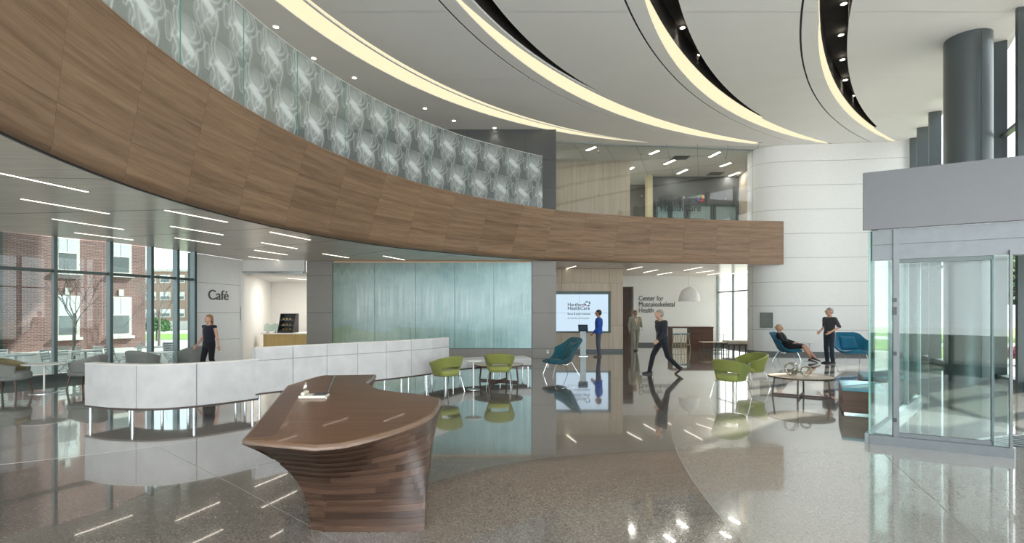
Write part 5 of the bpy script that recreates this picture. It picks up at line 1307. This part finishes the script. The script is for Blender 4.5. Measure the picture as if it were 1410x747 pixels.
def person(label, loc, rz, J=None, skin='a', top=('shirt', None), bottom=('trousers', None), shoe=None, hair=None, hairstyle='short', sleeve=1.0, scale=1.0, extra=None, skirt=False, glasses=False):
    Jt = base_joints(); Jt.update(J or {})
    P = thing('person', label, 'person', loc, rz); P.scale = (scale*1.1, scale*1.1, scale)
    V = {k: Vector(v) for k, v in Jt.items() if isinstance(v, tuple)}
    hd = V['head']; yaw = Matrix.Rotation(Jt['look'], 3, 'Z')
    def H(x, y, z): return hd+yaw @ Vector((x, y, z))
    m = MB()
    m.loft(torso_rings(Jt, TORSO, -0.008))
    m.ball(H(0, 0.008, 0.022), (0.076, 0.095, 0.098), 16, 12, yaw); m.ball(H(0, -0.022, -0.05), (0.056, 0.064, 0.066), 14, 10, yaw)
    m.cone(V['neck']-Vector((0, 0, 0.04)), H(0, 0.012, -0.05), 0.058, 0.052, 12)
    m.cone(H(0, -0.09, 0.012), H(0, -0.108, -0.022), 0.010, 0.015, 8)                 # nose
    m.ball(H(0, -0.083, 0.032), (0.05, 0.018, 0.012), 10, 6, yaw)                    # brow
    m.ball(H(0, -0.083, -0.058), (0.024, 0.012, 0.012), 8, 6, yaw)                   # lips
    for s in (-1, 1): m.ball(H(s*0.078, 0.01, -0.002), (0.012, 0.022, 0.034), 8, 6, yaw)
    for s, k in ((-1, 'R'), (1, 'L')):
        m.cone(V['s'+k], V['e'+k], 0.046, 0.036); m.cone(V['e'+k], V['w'+k], 0.036, 0.024); hand(m, V['w'+k], V['e'+k], s)
        m.cone(V['h'+k], V['k'+k], 0.078, 0.05); m.cone(V['k'+k], V['k'+k]*0.65+V['a'+k]*0.35+Vector((0, 0.012, 0)), 0.05, 0.05); m.cone(V['k'+k]*0.65+V['a'+k]*0.35+Vector((0, 0.012, 0)), V['a'+k], 0.05, 0.036)
        t = V['t'+k].normalized(); m.cone(V['a'+k]-Vector((0, 0, 0.045)), V['a'+k]+t*0.15-Vector((0, 0, 0.06)), 0.026, 0.016)
    remeshed(m, 0.0095, 'body', SK[skin], P, 3)
    for s in (-1, 1):
        e = MB().ball(H(s*0.031, -0.083, 0.012), (0.013, 0.008, 0.008), 8, 6).build('eye', M['white_gloss'], P); MB().ball(H(s*0.031, -0.091, 0.012), 0.005, 6, 5).build('iris', M['black'], e)
    MB().ball(H(0, -0.0935, -0.058), (0.022, 0.005, 0.006), 8, 5).build('mouth', plain('lips', '#9a5f55', 0.5) if 'lips' not in bpy.data.materials else bpy.data.materials['lips'], P)
    if hair:
        h = MB(); h.ball(H(0, 0.022, 0.045), (0.084, 0.098, 0.092), 16, 12, yaw)
        h.ball(H(0, 0.045, 0.0), (0.08, 0.078, 0.085), 14, 10, yaw)
        if hairstyle == 'long': h.ball(H(0, 0.06, -0.07), (0.085, 0.06, 0.13), 14, 10, yaw); [h.cone(H(s*0.075, 0.0, 0.03), H(s*0.078, 0.02, -0.14), 0.026, 0.022) for s in (-1, 1)]
        if hairstyle == 'bun': h.ball(H(0, 0.11, 0.02), 0.045, 10, 8)
        # cut the face free
        ho = remeshed(h, 0.011, 'hair', hair, P, 3)
        bm = bmesh.new(); bm.from_mesh(ho.data); inv = yaw.inverted()
        kill = [v for v in bm.verts if (lambda q: q.y < -0.045+0.55*max(0, 0.055-q.z) - (0 if q.z < 0.055 else 0.035+1.2*(q.z-0.055)) and q.z < 0.105)(inv @ (v.co-hd))]
        bmesh.ops.delete(bm, geom=kill, context='VERTS'); bm.to_mesh(ho.data); bm.free()
    # upper garment
    g = MB(); rows = [r for r in TORSO if r[0] > -0.2][(0 if top[0] != 'shirt' else 1):-1]
    hem = [(-0.16, 0.17, 0.125, 0)] if top[0] == 'jacket' else []
    g.loft(torso_rings(Jt, hem+rows, 0.018 if top[0] == 'jacket' else 0.010)); g.cone(V['sR'], V['sL'], 0.06, 0.06)
    if sleeve > 0:
        for k in 'RL':
            ri = 0.016 if top[0] == 'jacket' else 0.011
            if sleeve > 0.6:
                w = V['e'+k].lerp(V['w'+k], min(1, (sleeve-0.5)*2)); g.cone(V['s'+k], V['e'+k], 0.05+ri, 0.038+ri); g.cone(V['e'+k], w, 0.038+ri, 0.028+ri)
            else: g.cone(V['s'+k], V['s'+k].lerp(V['e'+k], sleeve*1.7), 0.05+ri, 0.045+ri)
    remeshed(g, 0.014, top[0], top[1], P, 4)
    # lower garment
    b = MB(); b.loft(torso_rings(Jt, [r for r in TORSO if r[0] < 0.3][:4], 0.009))
    if skirt:
        hm = (V['hR']+V['hL'])/2; km = (V['kR']+V['kL'])/2; kk = hm.lerp(km, 0.82)
        for k in 'RL': b.cone(V['h'+k], V['h'+k].lerp(V['k'+k], 0.8), 0.105, 0.085)
        b.cone(hm, kk, 0.12, 0.1)
    else:
        for k in 'RL': b.cone(V['h'+k], V['k'+k], 0.093, 0.066); b.cone(V['k'+k], V['a'+k]-Vector((0, 0, 0.015)), 0.066, 0.055)
    remeshed(b, 0.014, bottom[0], bottom[1], P, 4)
    for k in 'RL':
        t = V['t'+k].normalized(); a = V['a'+k]; q = MB(); side = Vector((-t.y, t.x, 0)).normalized(); up = t.cross(side)*-1
        if up.z < 0: up = -up
        rings = []
        for f, hw, hh in ((-0.075, 0.022, 0.05), (-0.06, 0.034, 0.075), (0.0, 0.037, 0.08), (0.07, 0.042, 0.06), (0.14, 0.045, 0.045), (0.18, 0.035, 0.035), (0.195, 0.012, 0.02)):
            c = a+t*f-up*0.088; rings.append([c-side*hw, c-side*hw+up*hh*0.6, c+up*hh, c+side*hw+up*hh*0.6, c+side*hw])
        q.loft(rings).build('shoe', shoe or M['black'], P)
    if extra: extra(P, V)
    return P
navy = cloth('dark_navy_trousers', '#26303f'); black_c = cloth('black_cloth', '#1b1c20'); grey_c = cloth('grey_trousers', '#4d5160')
hair_d = plain('dark_hair', '#2a211c', 0.6); hair_g = plain('grey_hair', '#8d8780', 0.6); hair_b = plain('light_brown_hair', '#9a7350', 0.6); hair_bl = plain('blond_grey_hair', '#b19a7c', 0.6)
brownshoe = plain('brown_leather', '#4a3a2c', 0.4)
# at the kiosk
person('person in bright blue jacket and grey trousers standing at the tablet kiosk', (3.22, 19.45, 0), face(-0.95, 0.25), dict(wR=(-0.16, -0.16, 0.93), eR=(-0.24, 0.0, 1.13), wL=(0.2, -0.14, 0.92), look=0.15), 'b', ('jacket', cloth('royal_blue_jacket', '#2450a8')), ('trousers', grey_c), brownshoe, hair_d, scale=1.0)
# walking out of the corridor in a beige suit
def tie(P, V):
    MB().add([(-0.05, -0.128, 1.40), (0.05, -0.128, 1.40), (0.012, -0.142, 1.12), (-0.012, -0.142, 1.12)], [(0, 1, 2, 3)]).build('shirt_front', cloth('white_shirt', '#dedcd4'), P, solid=0.01)
    MB().add([(-0.016, -0.140, 1.40), (0.016, -0.140, 1.40), (0.024, -0.152, 1.16), (0, -0.154, 1.12), (-0.024, -0.152, 1.16)], [(0, 1, 2, 3, 4)]).build('necktie', cloth('yellow_tie', '#c9ab54'), P, solid=0.008)
beige_suit = cloth('beige_suit', '#8f8c7e')
man3 = person('person in beige suit and yellow tie walking out of the corridor', (5.33, 22.6, 0), face(0.12, -1), dict(kR=(-0.10, -0.14, 0.50), aR=(-0.1, -0.16, 0.09), kL=(0.1, 0.03, 0.48), aL=(0.1, 0.2, 0.13), tL=(0, -1, -0.35), wL=(0.19, -0.2, 0.98), eL=(0.25, 0.04, 1.14), wR=(-0.25, -0.02, 0.88)), 'b', ('jacket', beige_suit), ('trousers', beige_suit), M['black'], plain('shaven_hair', '#6b5648', 0.6), extra=tie)
pp = thing('paper_sheet', 'white folded papers held by the person in the beige suit', 'paper', (5.545, 22.31, 0.86), 0.2)
MB().obx((0, 0, 0.06), (0.16, 0.012, 0.2), rx=0.3).build('sheet', M['white'], pp, smooth=False)
# crossing the lobby
def bag(P, V):
    MB().add([(-0.045, -0.13, 1.40), (0.045, -0.13, 1.40), (0.015, -0.142, 1.05), (-0.015, -0.142, 1.05)], [(0, 1, 2, 3)]).build('shirt_front', cloth('grey_shirt', '#8b8b8e'), P, solid=0.01)
person('person in dark suit jacket striding across the lobby', (4.05, 14.1, 0), face(-1, -0.25), dict(pelvis=(0, 0.0, 0.93), neck=(0, -0.04, 1.45), head=(0, -0.09, 1.60), sR=(-0.185, -0.03, 1.39), sL=(0.185, -0.03, 1.39), kR=(-0.09, -0.20, 0.50), aR=(-0.08, -0.30, 0.095), kL=(0.09, 0.10, 0.47), aL=(0.08, 0.42, 0.17), tL=(0, -1, -0.65), hR=(-0.09, 0, 0.88), hL=(0.09, 0, 0.88), eR=(-0.24, 0.08, 1.12), wR=(-0.24, 0.12, 0.87), eL=(0.25, -0.06, 1.12), wL=(0.22, -0.22, 0.93)), 'a', ('jacket', cloth('charcoal_jacket', '#2b2d35')), ('trousers', cloth('charcoal_trousers', '#24262d')), M['black'], hair_g, extra=bag)
# conversation by the white wall
def specs(P, V):
    h = V['head']
    for s in (-1, 1): MB().tube([h+Vector((s*0.031+0.02*math.cos(a), -0.1, 0.012+0.016*math.sin(a))) for a in np.linspace(0, 2*PI, 12, endpoint=False)], 0.0025, 5, closed=True).build('glasses_rim', M['black'], P)
person('person in dark grey shirt standing beside the blue lounge chairs', (10.32, 17.0, 0), face(-0.95, -0.2), dict(eL=(0.27, 0.08, 1.15), wL=(0.2, -0.14, 1.0), eR=(-0.27, 0.08, 1.15), wR=(-0.2, -0.14, 1.0), look=-0.2), 'a', ('shirt', cloth('dark_grey_shirt', '#3c3e43')), ('trousers', navy), M['black'], hair_g, sleeve=0.55, scale=1.03, extra=specs)
person('person in black dress seated in the blue lounge chair', (9.35, 17.65, 0), face(0.75, -0.62), dict(pelvis=(0, 0.06, 0.53), neck=(0, 0.30, 1.0), head=(0, 0.27, 1.155), sR=(-0.17, 0.28, 0.945), sL=(0.17, 0.28, 0.945), eR=(-0.26, 0.12, 0.72), eL=(0.26, 0.12, 0.72), wR=(-0.10, -0.10, 0.66), wL=(0.10, -0.12, 0.67), hR=(-0.085, 0.02, 0.53), hL=(0.085, 0.02, 0.53), kR=(-0.08, -0.42, 0.55), kL=(0.07, -0.44, 0.56), aR=(0.02, -0.62, 0.13), aL=(-0.03, -0.72, 0.20), tR=(0.1, -1, -0.25), tL=(0.0, -1, -0.35)), 'a', ('jacket', black_c), ('skirt', black_c), M['black'], hair_bl, 'bun', skirt=True, scale=0.97)
person('long haired person in dark sleeveless top walking past the cafe wall', (-7.85, 13.55, 0), face(-0.35, -1), dict(kR=(-0.09, -0.1, 0.5), aR=(-0.08, -0.15, 0.09), aL=(0.09, 0.2, 0.13), tL=(0, -1, -0.35), wR=(-0.25, -0.14, 0.9), wL=(0.25, 0.06, 0.88)), 'a', ('shirt', cloth('dark_navy_top', '#22232f')), ('trousers', black_c), M['black'], hair_b, 'long', sleeve=0, scale=0.91)

# ------------------------------------------------------------------ outside
cn = thing('added_sun_canopy', 'unseen flat canopy added outside to block sun at the entrance', 'canopy', (13.5, 3.0, -0.135), kind='structure')  # added out of view to keep sun off the near floor
MB().bx(-3.2, 5.5, -8.2, 7.6, 8.45, 8.85).build('sun_block_slab', M['fascia'], cn, smooth=False)
for yy in (-6.5, 6.0): MB().lathe([(0.25, 0), (0.25, 8.45)], 20, c=(4.6, yy, 0)).build('sun_block_post', M['column'], cn)
tag(MB().prism([(-14.4, -5.2), (9.0, -5.2), (9.0, 28), (-14.4, 28)], ZC+0.7, 17.0).build('added_shade_block', M['greypanel'], smooth=False), 'unseen grey block added above the lobby roof to shade the brick building', 'building', kind='structure')  # unseen mass added over the roof to shade patio and brick wall
tag(MB().bx(-120, 120, -60, 150, -0.3, -0.135).build('ground', M['concrete'], smooth=False), 'pale concrete ground around the building', 'ground', kind='structure')
B0 = np.array([-21.3, 25.0]); bd = np.array([0.571, 0.821]); bnm = np.array([0.821, -0.571]); ba = math.atan2(bd[1], bd[0])
bld = thing('brick_building', 'red brick building with white sash windows across the patio', 'building', (*B0, -0.135))
m = MB(); m.grid(lambda u, v: (*(B0+bd*(-14+17.2*u)), -0.135+v*10), 1, 1, lambda u, v: (-14+17.2*u, v*10)); m.build('wall', M['brick'], bld, origin=(*B0, -0.135), smooth=False, solid=0.3, solid_off=0, fix=False)
e1 = B0+bd*3.2; m = MB(); m.grid(lambda u, v: (*(e1-bnm*(8*u)), -0.135+v*10), 1, 1, lambda u, v: (8*u, v*10)); m.build('wall', M['brick'], bld, origin=(*B0, -0.135), smooth=False, solid=0.2, solid_off=0, fix=False)
def ob(name, s, d, z, sx, sy, sz, mat, parent=bld):
    c = B0+bd*s+bnm*d; return MB().obx((c[0], c[1], z), (sx, sy, sz), rz=ba).build(name, mat, parent, origin=(*B0, -0.135), smooth=False)
for s in (-7.3, -4.87, 0.0, 2.15):
    for z0, z1 in ((0.46, 2.46), (3.58, 5.3)):
        w = ob('window', s, 0.17, (z0+z1)/2, 0.9, 0.06, z1-z0, M['stone_trim'])
        ob('pane', s, 0.205, z0+0.08+(z1-z0)*0.26, 0.66, 0.02, (z1-z0)*0.46, M['pane_ext'], w); ob('blind', s, 0.205, z0+(z1-z0)*0.75, 0.66, 0.02, (z1-z0)*0.42, M['blind'], w)
        ob('meeting_rail', s, 0.21, z0+(z1-z0)*0.53, 0.72, 0.04, 0.05, M['white_gloss'], w); ob('glazing_bar', s, 0.22, z0+(z1-z0)*0.75, 0.03, 0.02, (z1-z0)*0.42, M['white_gloss'], w)
        ob('sill', s, 0.22, z0-0.06, 1.1, 0.2, 0.13, M['stone_trim'], w)
        ob('keystone', s, 0.18, z1+0.2, 0.2, 0.08, 0.32, M['stone_trim'], w)
ob('downpipe', -2.35, 0.24, 4.8, 0.12, 0.12, 9.9, M['alu_dark'])
ob('pilaster', -3.6, 0.3, 4.8, 1.6, 0.4, 9.9, M['brick'])
ut = thing('utility_cabinet', 'grey utility cabinet standing on the patio by the brick wall', 'cabinet', (*(B0+bd*-3.3+bnm*1.0), -0.135), ba)
MB().bx(-0.35, 0.35, -0.25, 0.25, 0, 1.35).build('body', M['alu'], ut, smooth=False); MB().bx(-0.42, 0.42, -0.32, 0.32, 1.35, 1.42).build('lid', M['alu_dark'], ut, smooth=False)
far = thing('brick_building', 'distant tan brick building with rows of white windows', 'building', (-38, 55, -0.135))
MB().bx(-6, 8, 0, 8, 0, 6.1).build('wall', plain('tan_brick', '#a98d7e', 0.9), far, smooth=False); MB().bx(-6.1, 8.1, -0.15, 8, 6.1, 6.35).build('cornice', M['stone_trim'], far, smooth=False); MB().bx(-6, 8, -0.05, 0, 0, 0.9).build('base_course', M['stone_trim'], far, smooth=False)
for z in (1.3, 3.1, 4.9):
    for x in np.arange(-5.0, 7.5, 1.5):
        w = MB().bx(x, x+1.1, -0.06, 0.02, z, z+0.85).build('window', M['white_gloss'], far, smooth=False); MB().bx(x+0.08, x+1.02, -0.08, -0.06, z+0.08, z+0.4).build('pane', M['pane_ext'], w, smooth=False)
def bare_tree(loc, h, label, seed, spread=0.5):
    t = thing('bare_tree', label, 'tree', loc); rg = random.Random(seed); tr = MB(); br = MB()
    tr.tube([(0, 0, 0), (0.02, 0.01, h*0.22), (0.0, 0.03, h*0.42)], [0.06, 0.05, 0.04], 8)
    def grow(p, d, L, r, n):
        q = p+d*L; mid = p+d*L*0.5+Vector((rg.gauss(0, 1), rg.gauss(0, 1), 0))*L*0.04
        br.tube([p, mid, q], [r, r*0.8, r*0.6], 5)
        if n == 0: return
        for k in range(3 if n > 1 else 2):
            nd = (d+Vector((rg.gauss(0, spread), rg.gauss(0, spread), rg.uniform(0, 0.35)))).normalized(); grow(q if k else mid, nd, L*rg.uniform(0.6, 0.8), r*0.6, n-1)
    for k in range(5):
        a = k*2*PI/5+rg.random(); grow(Vector((0, 0.02, h*(0.3+0.024*k))), Vector((math.cos(a)*0.5, math.sin(a)*0.5, 0.9)).normalized(), h*0.22, 0.022, 3)
    tr.build('trunk', M['bark'], t); br.build('branches', M['bark'], t)
bare_tree((XP(101, 19), 19, -0.135), 4.2, 'slender bare tree in front of the brick building', 5)
bare_tree((XP(219, 27), 27, -0.135), 4.4, 'bare tree beyond the end of the brick building', 9)
def shrub(loc, r, h, label, seed, mat='leaf', n=900):
    s = thing('shrub', label, 'shrub', loc); rg = random.Random(seed); m = MB()
    for i in range(n):
        a, u = rg.uniform(0, 2*PI), rg.uniform(-0.2, 1); k = rg.uniform(0.6, 1.0); q = Vector((math.cos(a)*math.sqrt(max(0, 1-u*u))*r*k, math.sin(a)*math.sqrt(max(0, 1-u*u))*r*k, h*0.5+u*h*0.5*k))
        d = Vector((rg.gauss(0, 1), rg.gauss(0, 1), rg.gauss(0, 1))).normalized(); w = d.orthogonal().normalized()*0.06*max(r, 0.5); d = d*0.12*max(r, 0.5)
        m.add([q-d, q+w, q+d, q-w], [(0, 1, 2, 3)])
    m.build('foliage', M[mat], s, smooth=False, fix=False); MB().tube([(0, 0, 0), (0, 0, h*0.6)], 0.05*r+0.02, 6).build('stem', M['bark'], s)
shrub((XP(216, 33), 33, -0.135), 0.8, 1.5, 'round green shrub beyond the brick building', 2)
tag(MB().bx(-30, -14, 34.5, 44, -0.135, -0.11).build('lawn_patch', M['grass'], smooth=False), 'strip of lawn in front of the distant tan building', 'lawn', kind='structure')
# patio furniture
def folding_chair():
    c = thing('folding_chair', '', 'chair')
    W = M['white_gloss']
    for x in (-0.2, 0.2):
        MB().tube([(x, -0.22, 0), (x, 0.17, 0.47), (x, 0.24, 0.84)], 0.011, 6).build('back_frame', W, c); MB().tube([(x*0.9, 0.26, 0), (x*0.9, -0.18, 0.455)], 0.011, 6).build('leg_frame', W, c)
    for k in range(6): MB().bx(-0.2, 0.2, -0.19+k*0.062, -0.145+k*0.062, 0.45, 0.462).build('seat_slat', W, c, smooth=False)
    for k in range(4): MB().obx((0, 0.195+k*0.012, 0.60+k*0.07), (0.4, 0.012, 0.045), rx=-0.15).build('back_slat', W, c, smooth=False)
    for z, y in ((0.06, 0.23), (0.06, -0.18)): MB().tube([(-0.19, y, z), (0.19, y, z)], 0.008, 6).build('cross_bar', W, c)
    return c
fc = folding_chair(); GZ = -0.135
seats = [((-11.75, 13.45), 1.9), ((-12.95, 12.75), -1.3), ((-12.4, 14.6), -1.2), ((-11.2, 14.85), 1.7), ((-11.75, 15.15), 2.7), ((-11.75, 16.15), -1.2), ((-10.55, 16.35), 1.4), ((-10.95, 17.0), 2.9), ((-13.3, 13.4), 0.4), ((-13.0, 14.9), -2.0)]
for i, (p, a) in enumerate(seats):
    o = fc if i == 0 else dup(fc, (0, 0, 0), 0)
    o.location = (*p, GZ); o.rotation_euler = (0, 0, a); o['label'] = 'white slatted folding chair on the patio outside the window'; o['group'] = 'white folding chairs on the patio'
for x, y in ((-12.35, 13.0), (-11.75, 14.4), (-11.1, 16.0)):
    t = thing('patio_table', 'white round patio table outside the window', 'table', (x, y, GZ), 0, 'white patio tables')
    MB().lathe([(0.24, 0), (0.24, 0.012), (0.03, 0.02)], 24).build('base', M['white_gloss'], t); MB().lathe([(0.03, 0.015), (0.03, 0.72)], 12).build('stem', M['white_gloss'], t); MB().lathe([(0.36, 0.715), (0.38, 0.72), (0.38, 0.74)], 32).build('top', M['white_gloss'], t)
# entrance side: path, lawn, planting
tag(MB().bx(14, 60, 20, 60, -0.135, -0.11).build('lawn', M['grass'], smooth=False), 'green lawn outside the entrance curtain wall', 'lawn', kind='structure')
tag(MB().bx(14, 80, 27, 30, -0.11, -0.1).build('path', M['paver'], smooth=False), 'pale footpath across the lawn', 'path', kind='structure')
for i, (x, y, r, h, mt, lb) in enumerate(((17.2, 17.8, 0.5, 0.6, 'leaf_red', 'low red flowering shrub outside the entrance'), (30, 32, 2.2, 5.5, 'leaf', 'tall green tree on the lawn outside the entrance'), (36, 36, 3.0, 6.5, 'bark', 'greyish leafless tree at the back of the lawn'), (25, 34, 2.0, 4.0, 'bark', 'brown shrub thicket beyond the footpath'))):
    shrub((x, y, -0.11), r, h, lb, 20+i, mt, 1400)
